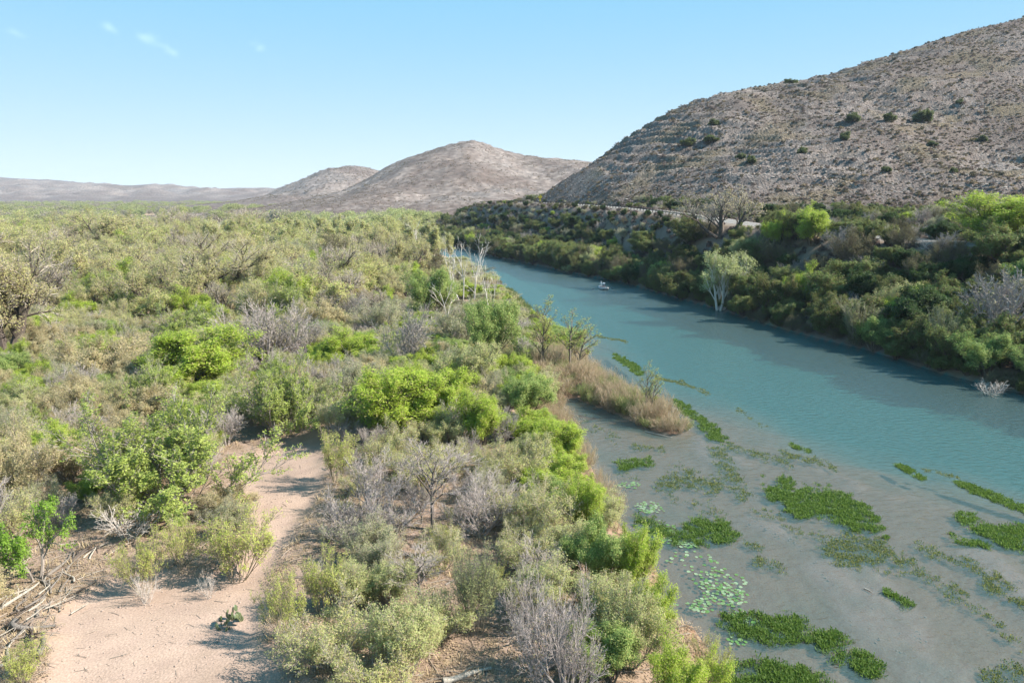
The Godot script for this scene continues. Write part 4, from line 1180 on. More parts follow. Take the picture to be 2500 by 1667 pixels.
func pick(weights: Dictionary) -> String:
	var total := 0.0
	for k in weights:
		total += weights[k]
	var r := rng.randf() * total
	for k in weights:
		r -= weights[k]
		if r <= 0.0:
			return k
	return weights.keys()[-1]

func filler(kind: String, x: float, z: float, high: float, wide: float, usual: float, zone: String) -> void:
	var y := land_height(x, z)
	stand(kind, Vector3(x, y - 0.08, z), high, wide, place_label(kind, x, z, high, usual), PLAIN[kind] + " " + ("on the left bank" if zone.begins_with("in the") else "on the far bank"))

func plant_fill() -> void:
	rng.seed = 2024
	var debris := PackedVector2Array(DRIFTWOOD_GROUND)
	var open_a := PackedVector2Array(OPEN_SOIL[0])
	var open_b := PackedVector2Array(OPEN_SOIL[1])
	var tally := {}
	# the near thicket, the middle meadow, the far meadow: depth range, spacing, usual height
	for zone in [[-27.0, -112.0, 2.05, 2.9, "in the near brush"], [-112.0, -190.0, 3.5, 5.0, "in the middle brush"], [-190.0, -330.0, 5.6, 8.2, "in the far meadow"]]:
		var z: float = zone[0]
		var step: float = zone[2]
		while z > zone[1]:
			var x := 0.74 * z - 5.0
			while x < 22.0:
				var px := x + rng.randf_range(-0.5, 0.5) * step
				var pz := z + rng.randf_range(-0.5, 0.5) * step
				x += step
				land_height(px, pz)
				if where != "left" or from_shore < 0.7:
					continue
				var p := Vector2(px, pz)
				var ds := ring_distance(sand_area, p) if pz > -90.0 else 9.0
				if ds < 1.35 or pz > -58.0 and Geometry2D.is_point_in_polygon(p, debris):
					continue
				var river := from_shore < 6.0
				if river and pz > -62.0 and from_shore < 1.7:
					continue
				var spit := pz < -62.0 and pz > -96.0 and px > 3.0
				if spit:
					continue
				var patch := noise_a.get_noise_2d(px * 1.8, pz * 1.8 + 900.0)
				var kind := ""
				if zone[4] == "in the near brush":
					if river:
						kind = pick({"bright_green_shrub": 7.0, "green_shrub": 3.0, "sage_green_shrub": 1.6, "budding_shrub": 0.8, "bare_shrub": 0.3})
					elif pz > -58.0 and px > -17.0:
						kind = pick({"bare_shrub": 3.2, "sage_green_shrub": 1.8, "feathery_shrub": 2.6, "grey_green_shrub": 1.2, "budding_shrub": 4.5, "dead_twigs": 0.8, "broom_shrub": 0.5})
						if rng.randf() < 0.12:
							continue
					elif px < -20.0 and pz > -62.0:
						kind = pick({"sage_shrub": 3.0, "bright_green_shrub": 1.5, "grey_green_shrub": 1.5, "bare_shrub": 1.0, "tufted_shrub": 1.0, "budding_shrub": 3.0})
					else:
						kind = pick({"sage_shrub": 2.2, "bare_shrub": 1.9, "bright_green_shrub": 2.2 + patch * 4.0, "grey_green_shrub": 1.5, "sage_green_shrub": 1.8, "tufted_shrub": 0.9, "green_shrub": 0.5, "budding_shrub": 3.0})
						if rng.randf() < 0.08:
							continue
				elif zone[4] == "in the middle brush":
					if px > -22.0:
						kind = pick({"bright_green_shrub": 2.5, "grey_green_shrub": 1.5, "brown_brush": 1.6, "sage_green_shrub": 1.5, "bare_shrub": 1.2, "sage_shrub": 1.0, "budding_shrub": 2.0, "airy_tree": 0.7})
					else:
						kind = pick({"mesquite_tree": 3.2, "airy_tree": 3.4, "leafless_tree": 2.4, "bright_green_shrub": 1.2, "budding_shrub": 2.0, "bare_shrub": 0.7, "sage_shrub": 0.8, "tufted_shrub": 0.6})
				else:
					if px > -95.0 + (pz + 190.0) * 0.12 and pz < -225.0 and patch > -0.35:
						kind = pick({"poplar_tree": 6.0, "sage_green_shrub": 1.0, "white_bare_tree": 0.9, "brown_brush": 0.7, "grey_green_shrub": 0.8})
					else:
						kind = pick({"mesquite_tree": 3.0, "airy_tree": 4.0, "leafless_tree": 2.2, "bright_green_shrub": 0.6, "grey_green_shrub": 0.6, "brown_brush": 0.5})
				if pz > -60.0 and (Geometry2D.is_point_in_polygon(p, open_a) or Geometry2D.is_point_in_polygon(p, open_b)):
					if rng.randf() < 0.4:
						continue
					kind = pick({"budding_shrub": 1.0, "feathery_shrub": 3.0, "dead_twigs": 1.0, "bare_shrub": 1.0})
				if kind == "":
					continue
				var usual: float = zone[3]
				if zone[4] == "in the middle brush":
					usual = 3.3 if px > -26.0 else 6.8
				var high := usual * rng.randf_range(0.65, 1.3)
				var wide := high * rng.randf_range(1.1, 1.5)
				if river and pz > -62.0:
					high = minf(high, 2.6)
				if pz < -150.0 and pz > -240.0 and from_shore < 24.0:
					high = minf(high, maxf(1.6, (0.06 if pz < -185.0 else 0.14) * from_shore + 1.4))
					if kind == "poplar_tree" or kind == "white_bare_tree":
						kind = "sage_green_shrub"
				for t in PLANTS:
					if t[0] == "white_bare_tree" and absf(px - t[1]) < 12.0 and pz < t[2] + 34.0 and pz > t[2] - 8.0:
						high = minf(high, 2.2)
				if kind.ends_with("_tree") and high < 3.0:
					kind = pick({"budding_shrub": 1.0, "sage_green_shrub": 1.0, "grey_green_shrub": 1.0, "brown_brush": 0.7})
				if kind == "feathery_shrub" or kind == "dead_twigs":
					high = rng.randf_range(0.8, 1.6)
					wide = high * rng.randf_range(0.9, 1.2)
				elif kind == "poplar_tree":
					high *= 1.25
					wide = high * 0.42
				elif kind == "mesquite_tree" or kind == "airy_tree" or kind == "leafless_tree":
					high *= rng.randf_range(1.0, 1.6)
					wide = high * 1.25
				elif kind == "white_bare_tree":
					high *= 1.2
					wide = high * 0.5
				elif kind == "broom_shrub":
					wide = high * 0.6
				if crowded(px, pz, wide * 0.5, 0.46 if zone[4] == "in the near brush" else 0.46):
					continue
				if tally.get(kind, 0) >= 240:
					continue
				tally[kind] = tally.get(kind, 0) + 1
				filler(kind, px, pz, high, wide, high if kind == "feathery_shrub" else usual, zone[4])
			z -= step
	# the far bank: from the water's edge up to the road
	var count := 0
	var spots: Array = []
	for zone in [[-50.0, -205.0, 3.1], [-205.0, -440.0, 3.3]]:
		var z: float = zone[0]
		while z > zone[1]:
			var x := -110.0 if z < -300.0 else -34.0
			while x < 118.0:
				spots.append(Vector2(x + rng.randf_range(-0.5, 0.5) * zone[2], z + rng.randf_range(-0.5, 0.5) * zone[2]))
				x += zone[2]
			z -= zone[2]
	for spot in spots:
		var x: float = spot.x
		var z: float = spot.y
		land_height(x, z)
		if where != "right" or from_shore < 0.2 or from_shore > 58.0 or x > -z * 0.76 + 5.0:
			continue
		var clear := road_near(Vector2(x, z)).x
		if clear < 7.5:
			continue
		var patch := noise_a.get_noise_2d(x * 2.2 + 400.0, z * 2.2)
		var kind := ""
		var high := 3.0
		if from_shore < 8.0:
			kind = pick({"olive_shrub": 3.0, "thicket_shrub": 4.5, "bright_green_shrub": 0.5, "sage_green_shrub": 0.6, "dark_evergreen_shrub": 1.6, "brown_brush": 2.0, "broom_shrub": 0.4, "green_shrub": 1.0})
			high = rng.randf_range(3.4, 6.2)
		elif from_shore < 30.0 and z > -200.0:
			kind = pick({"olive_shrub": 2.0, "thicket_shrub": 3.5, "bright_green_shrub": 0.8, "brown_brush": 3.0, "dark_evergreen_shrub": 2.0, "bare_shrub": 2.5, "sage_green_shrub": 1.0, "green_shrub": 0.7})
			high = rng.randf_range(3.4, 6.4)
		else:
			kind = pick({"olive_shrub": 1.5 + patch * 2.0, "thicket_shrub": 1.6 + patch * 2.0, "brown_brush": 3.0, "dark_evergreen_shrub": 2.5, "bare_shrub": 2.0, "grey_green_shrub": 1.5, "bright_green_shrub": 0.4})
			high = rng.randf_range(2.2, 4.4)
		if clear < 14.0 and z < -185.0:
			high = minf(high, 1.8)
		var wide := high * rng.randf_range(1.15, 1.55)
		if kind == "broom_shrub":
			wide = high * 0.7
		if crowded(x, z, wide * 0.5, 0.42 if z > -205.0 else 0.36) or count > 1100:
			continue
		count += 1
		filler(kind, x, z, high, wide, 3.3, "on the far bank")
	var k := 1
	var edge := 0
	while k < shore_r.size() - 2:
		var a: Vector2 = shore_r[k]
		var b: Vector2 = shore_r[k + 1]
		var n := int(a.distance_to(b) / (2.3 if a.y > -220.0 else 3.2))
		for j in n:
			var p := a.lerp(b, (j + rng.randf()) / n) + Vector2(rng.randf_range(0.2, 1.6), rng.randf_range(-0.4, 0.4))
			land_height(p.x, p.y)
			if where != "right" or p.x > -p.y * 0.76 + 4.0:
				continue
			var kind := pick({"olive_shrub": 2.0, "thicket_shrub": 3.5, "brown_brush": 2.5, "sage_green_shrub": 0.3})
			var high := rng.randf_range(1.5, 2.8)
			filler(kind, p.x, p.y, high, high * rng.randf_range(1.3, 1.7), 2.2, "at the far water's edge")
			edge += 1
		k += 1

func plant_hill_bushes() -> void:
	rng.seed = 5
	for b in HILL_BUSHES:
		var v: Array = species["hill_bush"]
		var m: Dictionary = v[rng.randi() % v.size()]
		var o := thing("hill_bush", Vector3(b[0], slope_height(b[0], b[1]) - 0.15, b[1]), rng.randf() * TAU)
		o.scale = Vector3(b[2] / m.wide, b[3] / m.high, b[2] / m.wide)
		put("trunk", m.trunk, o)
		put("crown", m.crown, o)
		tag(o, b[4], "bush")

func far_woodland() -> void:
	rng.seed = 31
	# crowns too far off to tell apart: one mass of trees in three tones
	var tones := [[Color(0.28, 0.30, 0.125), Color(0.375, 0.39, 0.17)], [Color(0.29, 0.255, 0.20), Color(0.36, 0.325, 0.24)], [Color(0.37, 0.41, 0.165), Color(0.46, 0.48, 0.23)]]
	var meshes: Array = []
	for t in tones:
		var s := Shape.new()
		for k in 26:
			var d := rv()
			d.y = absf(d.y)
			s.tube(Vector3(0, 0.05, 0), Vector3(d.x * 0.5, 0.25 + d.y * 0.65, d.z * 0.5), 0.02, 0.006, 3, Color(0.13, 0.11, 0.095))
		for k in 620:
			var d := rv()
			d = d.normalized() * pow(d.length(), 0.5)
			var p := Vector3(d.x * 0.55, 0.55 + d.y * 0.42, d.z * 0.55) * (1.0 + 0.25 * noise_b.get_noise_3d(d.x * 20.0, d.y * 20.0, d.z * 20.0))
			var a := rv().normalized()
			s.leaf(p, a * 0.055, a.cross(rv()).normalized() * 0.03, t[0].lerp(t[1], rng.randf()))
		meshes.append(s.mesh(M.leaf))
	var places := [[], [], []]
	for k in 9000:
		var z := -rng.randf_range(300.0, 2050.0)
		if rng.randf() > 600.0 / -z:
			continue
		var x := rng.randf_range(0.80 * z - 20.0, 0.10 * z)
		var y := land_height(x, z)
		if where == "water" or (where == "right" and z > -370.0 and x > -28.0):
			continue
		if z > -330.0 and where == "left":
			continue
		if far_hill(CREST_MIDDLE, x, z, 330.0, 8.0, 3.6) > y + 2.0 or far_hill(CREST_SMALL, x, z, 420.0, 10.0, 6.0) > y + 2.0:
			continue
		var h := rng.randf_range(5.0, 10.5) * (0.85 + 0.5 * noise_a.get_noise_2d(x * 0.5, z * 0.5))
		var w := h * rng.randf_range(0.95, 1.3)
		var pale := x > -0.28 * -z and z > -700.0
		var tone := 2 if pale and rng.randf() < 0.6 else (1 if rng.randf() < 0.3 else 0)
		if tone == 2:
			w *= 0.6
		places[tone].append(Transform3D(Basis(Vector3.UP, rng.randf() * TAU).scaled(Vector3(w, h, w)), Vector3(x, y - 0.2, z)))
	var names := ["distant olive budding woodland covering the valley floor", "distant grey leafless woodland mixed through the valley floor", "distant pale yellow green poplars along the upstream river"]
	for k in 3:
		tag(scatter("distant_woodland", meshes[k], places[k]), names[k], "woodland", "", "stuff")

func hill_cover() -> void:
	rng.seed = 57
	var bushes: Array = []
	for tone in [[Color(0.072, 0.066, 0.042), Color(0.125, 0.11, 0.07)], [Color(0.115, 0.09, 0.08), Color(0.17, 0.138, 0.12)], [Color(0.17, 0.13, 0.075), Color(0.23, 0.185, 0.115)]]:
		var s := Shape.new()
		for k in 34:
			var d := rv()
			var a := (rv() + Vector3.UP * 0.5).normalized()
			s.leaf(Vector3(d.x * 0.5, absf(d.y) * 0.55 + 0.05, d.z * 0.5), a * 0.26, a.cross(rv()).normalized() * 0.10, tone[0].lerp(tone[1], rng.randf()))
		bushes.append(s.mesh(M.leaf))
	var stones: Array = []
	for k in 2:
		stones.append(stone_mesh(1.0, 0.55, 400 + k, Color(0.37, 0.335, 0.305)).mesh(M.stone))
	var at := [[], [], []]
	var rocks := [[], []]
	for k in 150000:
		var x := rng.randf_range(-5.0, 430.0)
		var z := -rng.randf_range(110.0, 500.0)
		if x > -z * 0.92 + 12.0 or x < -z * -0.1:
			continue
		if rng.randf() > 240.0 / -z * 0.8:
			continue
		if along(CREST_NEAR, x).z - 10.0 > z:
			continue
		var y := near_hill(x, z)
		if y < land_height(x, z) + 0.2:
			continue
		var density := 0.85 + noise_a.get_noise_2d(x * 1.4, z * 1.4) * 1.2
		if rng.randf() < 0.32 + rockiness * 0.3:
			var s := rng.randf_range(0.2, 0.65) * (1.6 if rng.randf() < 0.08 else 1.0)
			rocks[k % 2].append(Transform3D(Basis(Vector3.UP, rng.randf() * TAU).scaled(Vector3(s * 1.3, s * 0.8, s)), Vector3(x, y - s * 0.1, z)))
		elif rng.randf() < density:
			var s := rng.randf_range(0.55, 1.4) * (1.7 if rng.randf() < 0.08 else 1.0)
			at[(k * 7) % 5 % 3].append(Transform3D(Basis(Vector3.UP, rng.randf() * TAU).scaled(Vector3(s, s * 0.75, s)), Vector3(x, y - 0.05, z)))
	var labels := ["low dark olive scrub dotted over the big stony hill", "low grey brown scrub dotted over the big stony hill", "tufts of dry yellow grass over the big stony hill"]
	for k in 3:
		tag(scatter("hillside_scrub", bushes[k], at[k]), labels[k], "scrub", "", "stuff")
	for k in 2:
		tag(scatter("hillside_stones", stones[k], rocks[k]), ["loose pale limestone blocks strewn over the big stony hill", "smaller loose limestone blocks between the ledges of the big stony hill"][k], "stones", "", "stuff")
	var slope: Array = []
	for k in 26000:
		var z := -rng.randf_range(70.0, 420.0)
		var x := rng.randf_range(-60.0, 120.0)
		if rng.randf() > 110.0 / -z:
			continue
		var y := land_height(x, z)
		if where != "right" or from_shore < 3.0 or from_shore > 60.0 or road_near(Vector2(x, z)).x < 6.0:
			continue
		var s := rng.randf_range(0.7, 1.9)
		slope.append(Transform3D(Basis(Vector3.UP, rng.randf() * TAU).scaled(Vector3(s, s * 0.8, s)), Vector3(x, y - 0.05, z)))
	tag(scatter("hillside_scrub", bushes[1], slope), "low mauve brown scrub between the bushes of the far bank", "scrub", "", "stuff")
	var far_at: Array = []
	for k in 15000:
		var x := rng.randf_range(-330.0, 180.0)
		var z := -rng.randf_range(600.0, 905.0)
		var y := far_hill(CREST_MIDDLE, x, z, 330.0, 8.0, 3.6)
		if y < 9.0 or rng.randf() > 0.5 + noise_a.get_noise_2d(x, z):
			continue
		var s := rng.randf_range(0.6, 1.7)
		far_at.append(Transform3D(Basis(Vector3.UP, rng.randf() * TAU).scaled(Vector3(s, s * 0.6, s)), Vector3(x, y - 0.1, z)))
	for k in 5000:
		var x := rng.randf_range(-600.0, -150.0)
		var z := -rng.randf_range(1150.0, 1510.0)
		var y := far_hill(CREST_SMALL, x, z, 420.0, 10.0, 6.0)
		if y < 12.0:
			continue
		var s := rng.randf_range(1.2, 2.8)
		far_at.append(Transform3D(Basis(Vector3.UP, rng.randf() * TAU).scaled(Vector3(s, s * 0.5, s)), Vector3(x, y - 0.1, z)))
	tag(scatter("hillside_scrub", bushes[2], far_at), "fine dots of scrub on the pale middle distance hills", "scrub", "", "stuff")

# ------------------------------------------------------------------ stones

func stone_mesh(size: float, flat: float, s: int, col: Color) -> Shape:
	var n := FastNoiseLite.new()
	n.seed = s
	n.frequency = 0.9
	var o := Shape.new()
	var rings := 5
	var sides := 8
	for j in rings + 1:
		for k in sides:
			var a := PI * j / rings
			var t := TAU * k / sides + (0.4 if j % 2 else 0.0)
			var d := Vector3(sin(a) * cos(t), cos(a), sin(a) * sin(t))
			var r := size * 0.5 * (1.0 + 0.55 * n.get_noise_3dv(d * 1.3) + 0.3 * n.get_noise_3dv(d * 3.1))
			o.vert(d * r * Vector3(1.0, flat, 1.0) + Vector3(0, size * 0.5 * flat * 0.6, 0), col * (0.9 + 0.3 * n.get_noise_3dv(d * 2.0)))
	for j in rings:
		for k in sides:
			var p := j * sides + k
			var q := j * sides + (k + 1) % sides
			o.quad(p, q, q + sides, p + sides)
	return o

func boulders() -> void:
	var s := stone_mesh(1.7, 0.7, 900, Color(0.52, 0.47, 0.41))
	var p := Vector3(-2.14, 1.70, -81.45)
	var o := put("boulder", s.mesh(M.stone), self, Vector3(p.x, land_height(p.x, p.z) + 0.35, p.z))
	tag(o, "pale rounded boulder showing between bushes inland of the reed spit", "boulder")

# ------------------------------------------------------------------ plants of the shallows

func sprig_mesh(tall: int, s: int) -> ArrayMesh:
	rng.seed = s
	var o := Shape.new()
	var lo := [Color(0.10, 0.135, 0.04), Color(0.075, 0.14, 0.025), Color(0.10, 0.15, 0.045)][tall] as Color
	var hi := [Color(0.20, 0.225, 0.07), Color(0.155, 0.235, 0.05), Color(0.18, 0.22, 0.08)][tall] as Color
	var n := [9, 13, 12][tall] as int
	var top := [0.17, 0.27, 1.4][tall] as float
	for k in n:
		var a := rng.randf() * TAU
		var r := rng.randf() * 0.16
		var foot := Vector3(cos(a) * r, -0.04, sin(a) * r)
		var lean := Vector3(cos(a), 0, sin(a)) * rng.randf_range(0.1, 0.5) * top
		var h := top * rng.randf_range(0.5, 1.0)
		var mid := foot + lean * 0.4 + Vector3(0, h * 0.6, 0)
		var w := Vector3(-sin(a), 0, cos(a)).rotated(Vector3.UP, rng.randf_range(-0.8, 0.8)) * (0.028 if tall < 2 else 0.02)
		var col := lo.lerp(hi, rng.randf())
		if rng.randf() < (0.15 if tall == 0 else 0.07):
			col = Color(0.30, 0.26, 0.08)
		o.leaf(foot.lerp(mid, 0.5), (mid - foot) * 0.55, w * 0.6, col)
		o.leaf(mid + lean * 0.35 + Vector3(0, h * 0.2, 0), lean * 0.4 + Vector3(0, h * 0.25, 0), w, col)
	return o.mesh(M.leaf)

func water_plants() -> void:
	var meshes: Array = []
	for tall in 3:
		meshes.append([sprig_mesh(tall, 70 + tall), sprig_mesh(tall, 80 + tall)])
	rng.seed = 616
	for w in WATER_PLANTS:
		var line: Array = w[0]
		var half: float = w[1]
		var deep: float = w[1] * w[4]
		var lo := Vector2(1e9, 1e9)
		var hi := -lo
		for p in line:
			lo = lo.min(p)
			hi = hi.max(p)
		lo -= Vector2(half, deep) * 1.4
		hi += Vector2(half, deep) * 1.4
		var n := int((hi.x - lo.x) * (hi.y - lo.y) * 66.0 * w[2])
		var places := [[], []]
		for k in n:
			var p := Vector2(rng.randf_range(lo.x, hi.x), rng.randf_range(lo.y, hi.y))
			var best := 1e9
			for q in maxi(line.size() - 1, 1):
				var c := Geometry2D.get_closest_point_to_segment(p, line[q], line[mini(q + 1, line.size() - 1)])
				best = minf(best, Vector2((p.x - c.x) / half, (p.y - c.y) / deep).length())
			var edge := best + noise_b.get_noise_2d(p.x * 4.0, p.y * 4.0) * 0.75 + noise_b.get_noise_2d(p.x * 14.0, p.y * 14.0) * 0.5
			if edge > 1.1 or rng.randf() < (edge - 0.6) * 1.4:
				continue
			if noise_b.get_noise_2d(p.x * 6.0 + 30.0, p.y * 6.0) < -0.12 and rng.randf() < 0.75:
				continue
			if w[2] < 0.6 and noise_b.get_noise_2d(p.x * 9.0 + 80.0, p.y * 9.0) < 0.0:
				continue
			var y := clampf(land_height(p.x, p.y), -0.06, 0.6)
			var s := rng.randf_range(0.7, 1.3)
			places[k % 2].append(Transform3D(Basis(Vector3.UP, rng.randf() * TAU).scaled(Vector3(s, s * rng.randf_range(0.7, 1.25), s)), Vector3(p.x, y, p.y)))
		var o := thing("water_plant_patch", Vector3.ZERO)
		for k in 2:
			if places[k].size():
				var part := scatter("sprigs", meshes[w[3]][k], places[k], o)
				tag(part, "", "", "", "stuff")
		tag(o, w[5], "water plants", "water plant patches in the shallows")

func lily_pads() -> void:
	rng.seed = 808
	var pads: Array = []
	for k in 3:
		var s := Shape.new()
		var c: Color = [Color(0.13, 0.205, 0.085), Color(0.19, 0.255, 0.15), Color(0.085, 0.17, 0.04)][k]
		var m := s.vert(Vector3(0, 0.012, 0), c * 0.9)
		var n := 14
		for j in n + 1:
			var a := 0.22 + (TAU - 0.44) * j / n
			var r := 0.5 * (1.0 + 0.06 * sin(a * 3.0 + k))
			s.vert(Vector3(cos(a) * r * 0.7, 0.016 + 0.006 * sin(a * 2.0), sin(a) * r * 0.7), c)
			s.vert(Vector3(cos(a) * r, 0.03 + 0.03 * sin(a * 2.0 + k), sin(a) * r), c * 1.1)
		for j in n:
			s.tri(m, 1 + 2 * j, 3 + 2 * j)
			s.quad(1 + 2 * j, 2 + 2 * j, 4 + 2 * j, 3 + 2 * j)
		pads.append(s.mesh(M.pad))
	for c in LILY_CLUSTERS:
		var put_down: Array = []
		var tries := 0
		var n := 0
		while n < c[4] and tries < 2000:
			tries += 1
			var d := rv()
			var p := Vector2(c[0] + d.x * c[2] * 1.05, c[1] + d.z * c[3] * 1.05)
			if noise_b.get_noise_2d(p.x * 9.0, p.y * 9.0) < -0.25:
				continue
			var clear := true
			for q in put_down:
				if p.distance_to(q) < 0.2:
					clear = false
			if not clear:
				continue
			land_height(p.x, p.y)
			if where == "left" and from_shore > 0.4:
				continue
			put_down.append(p)
			var which := rng.randi() % 3
			var tone: String = ["mid green", "pale green", "deep green"][which]
			var o := put("lily_pad", pads[which], self, Vector3(p.x, 0.012 + 0.02 * rng.randf(), p.y))
			o.basis = (Basis(Vector3(rng.randf_range(-1, 1), 0, rng.randf_range(-1, 1)).normalized(), rng.randf() * 0.16) * Basis(Vector3.UP, rng.randf() * TAU)).scaled(Vector3.ONE * rng.randf_range(0.17, 0.28))
			var size := o.basis.x.length()
			var spot := "in the middle" if Vector2(d.x, d.z).length() < 0.4 else ("on the bank edge" if d.x < -absf(d.z) else "on the river edge" if d.x > absf(d.z) else "on the far edge" if d.z < 0.0 else "on the near edge")
			tag(o, ("small " if size < 0.20 else "large " if size > 0.25 else "") + tone + " lily pad " + spot + " of those " + c[5], "lily pad", "lily pads " + c[5])
			n += 1

func reed_spit() -> void:
	rng.seed = 303
	var n := 0
	for k in 2500:
		var p := Vector2(rng.randf_range(3.0, 17.0), rng.randf_range(-98.0, -64.0))
		land_height(p.x, p.y)
		if where != "left" or from_shore < 0.15 or crowded(p.x, p.y, 0.3, 0.5) and rng.randf() < 0.93:
			continue
		var h := rng.randf_range(1.0, 2.7)
		var w := rng.randf_range(1.8, 3.0)
		var label := "tan dry reed clump " + ("at the very tip of the spit" if p.y > -69.5 else "midway along the spit" if p.y > -78.0 else "where the spit joins the bank")
		label = ("tall " if h > 2.3 else "low " if h < 1.5 else "") + label + (", river side" if noise_side(p) else ", cove side")
		var green := rng.randf() < 0.3
		if green:
			label = label.replace("tan dry", "green")
		stand("green_reed_clump" if green else "reed_clump", Vector3(p.x, land_height(p.x, p.y) - 0.05, p.y), h * (0.8 if green else 1.0), w, label, ("green" if green else "dry") + " reed clumps on the spit")
		n += 1
		if n > 110:
			break
	# a few more along the bank below the cove, grey and straw coloured
	for q in [Vector3(6.26, 0.40, -51.37), Vector3(6.62, 0.40, -48.97), Vector3(7.04, 0.30, -47.34), Vector3(5.83, 0.40, -55.41), Vector3(5.56, 0.40, -58.45)]:
		stand("reed_clump", Vector3(q.x, land_height(q.x, q.z) - 0.05, q.z), rng.randf_range(1.5, 2.4), rng.randf_range(1.6, 2.4), "straw grey reed clump on the bank between the cove and the lily pads", "bank reed clumps")

func noise_side(p: Vector2) -> bool:
	return p.x - 9.0 > (p.y + 78.0) * 0.62

# ------------------------------------------------------------------ ground litter

func ground_litter() -> void:
	rng.seed = 17
	var stick := Shape.new()
	stick.tube(Vector3(-0.5, 0.02, 0), Vector3(0.1, 0.05, 0.05), 0.022, 0.018, 4, Color(0.24, 0.20, 0.165))
	stick.tube(Vector3(0.1, 0.05, 0.05), Vector3(0.5, 0.03, -0.04), 0.018, 0.008, 4, Color(0.24, 0.20, 0.165))
	stick.tube(Vector3(0.1, 0.05, 0.05), Vector3(0.36, 0.12, 0.2), 0.012, 0.006, 3, Color(0.24, 0.20, 0.165))
	var leaves := Shape.new()
	for k in 26:
		var d := rv()
		var a := Vector3(rng.randf_range(-1, 1), rng.randf_range(-0.25, 0.25), rng.randf_range(-1, 1)).normalized()
		leaves.leaf(Vector3(d.x * 0.5, 0.015 + absf(d.y) * 0.03, d.z * 0.5), a * 0.045, a.cross(Vector3.UP).normalized() * 0.025, Color(0.20, 0.145, 0.10).lerp(Color(0.34, 0.26, 0.17), rng.randf()))
	var grass := Shape.new()
	for k in 22:
		var d := rv()
		var h := rng.randf_range(0.1, 0.34)
		grass.leaf(Vector3(d.x * 0.22, h * 0.5, d.z * 0.22), Vector3(d.x * 0.12, h * 0.55, d.z * 0.12), Vector3(d.z, 0, -d.x).normalized() * 0.009, Color(0.30, 0.235, 0.13).lerp(Color(0.42, 0.33, 0.21), rng.randf()))
	var cobble := stone_mesh(0.15, 0.6, 77, Color(0.34, 0.265, 0.225))
	var at := [[], [], [], []]
	for k in 42000:
		var z := -rng.randf_range(24.0, 130.0)
		if rng.randf() > 45.0 / -z:
			continue
		var x := rng.randf_range(0.74 * z - 2.0, 12.0)
		var p := Vector2(x, z)
		var y := land_height(x, z)
		if where != "left":
			continue
		var ds := ring_distance(sand_area, p)
		var t := Transform3D(Basis(Vector3.UP, rng.randf() * TAU).scaled(Vector3.ONE * rng.randf_range(0.5, 1.5)), Vector3(x, y, z))
		if ds < 0.0:
			if rng.randf() < 0.35:
				at[3].append(t.scaled_local(Vector3.ONE * rng.randf_range(0.25, 0.6)))
			elif rng.randf() < 0.16:
				at[0].append(t.scaled_local(Vector3.ONE * 0.5))
			continue
		var r := rng.randf()
		if r < 0.22:
			at[0].append(t)
		elif r < 0.88:
			at[1].append(t)
		else:
			at[2].append(t)
	for k in 40000:
		var x := rng.randf_range(8.0, 46.0)
		var z := -rng.randf_range(24.0, 75.0)
		var y := land_height(x, z)
		if where != "water" or bed_kind > 0.3 or rng.randf() > smoothstep(-0.22, 0.0, y):
			continue
		var s := rng.randf_range(0.35, 1.0)
		at[3].append(Transform3D(Basis(Vector3.UP, rng.randf() * TAU).scaled(Vector3(s, s * 0.7, s)), Vector3(x, minf(y - 0.045, -0.02 - s * 0.075), z)))
	tag(scatter("fallen_sticks", stick.mesh(M.bark), at[0]), "grey fallen sticks littering the near bank", "sticks", "", "stuff")
	tag(scatter("leaf_litter", leaves.mesh(M.dry), at[1]), "brown leaf litter under the bushes of the near bank", "leaf litter", "", "stuff")
	tag(scatter("dry_grass", grass.mesh(M.dry), at[2]), "short straw coloured grass between the bushes of the near bank", "grass", "", "stuff")
	tag(scatter("gravel", cobble.mesh(M.stone), at[3]), "pinkish pebbles over the shoals and the pale sand", "gravel", "", "stuff")

func log_shape(a: Vector3, b: Vector3, r: float, bend: float, col: Color, stubs: int) -> Shape:
	var s := Shape.new()
	var pts: Array = []
	var radii: Array = []
	var n := 7
	var side := (b - a).cross(Vector3.UP).normalized()
	var f := rng.randf() * 6.0
	for k in n:
		var t := float(k) / (n - 1)
		pts.append(a.lerp(b, t) + side * bend * sin(t * PI * 1.3 + f) + Vector3(0, r * 0.7 + bend * 0.25 * sin(t * 5.0 + f), 0))
		radii.append(r * lerpf(1.0, 0.35, t) * rng.randf_range(0.85, 1.15))
	s.pipe(pts, radii, 8, col)
	for k in stubs:
		var j := rng.randi_range(1, n - 2)
		var d := ((b - a).normalized() * 0.8 + rv() * 0.8 + Vector3.UP * 0.3).normalized()
		var l := rng.randf_range(0.35, 1.0)
		var m: Vector3 = pts[j] + d * l * 0.5 + rv() * l * 0.08
		s.pipe([pts[j], m, m + (d + rv() * 0.4).normalized() * l * 0.5], [radii[j] * 0.45, radii[j] * 0.3, radii[j] * 0.12], 5, col)
	s.smooth_normals()
	return s

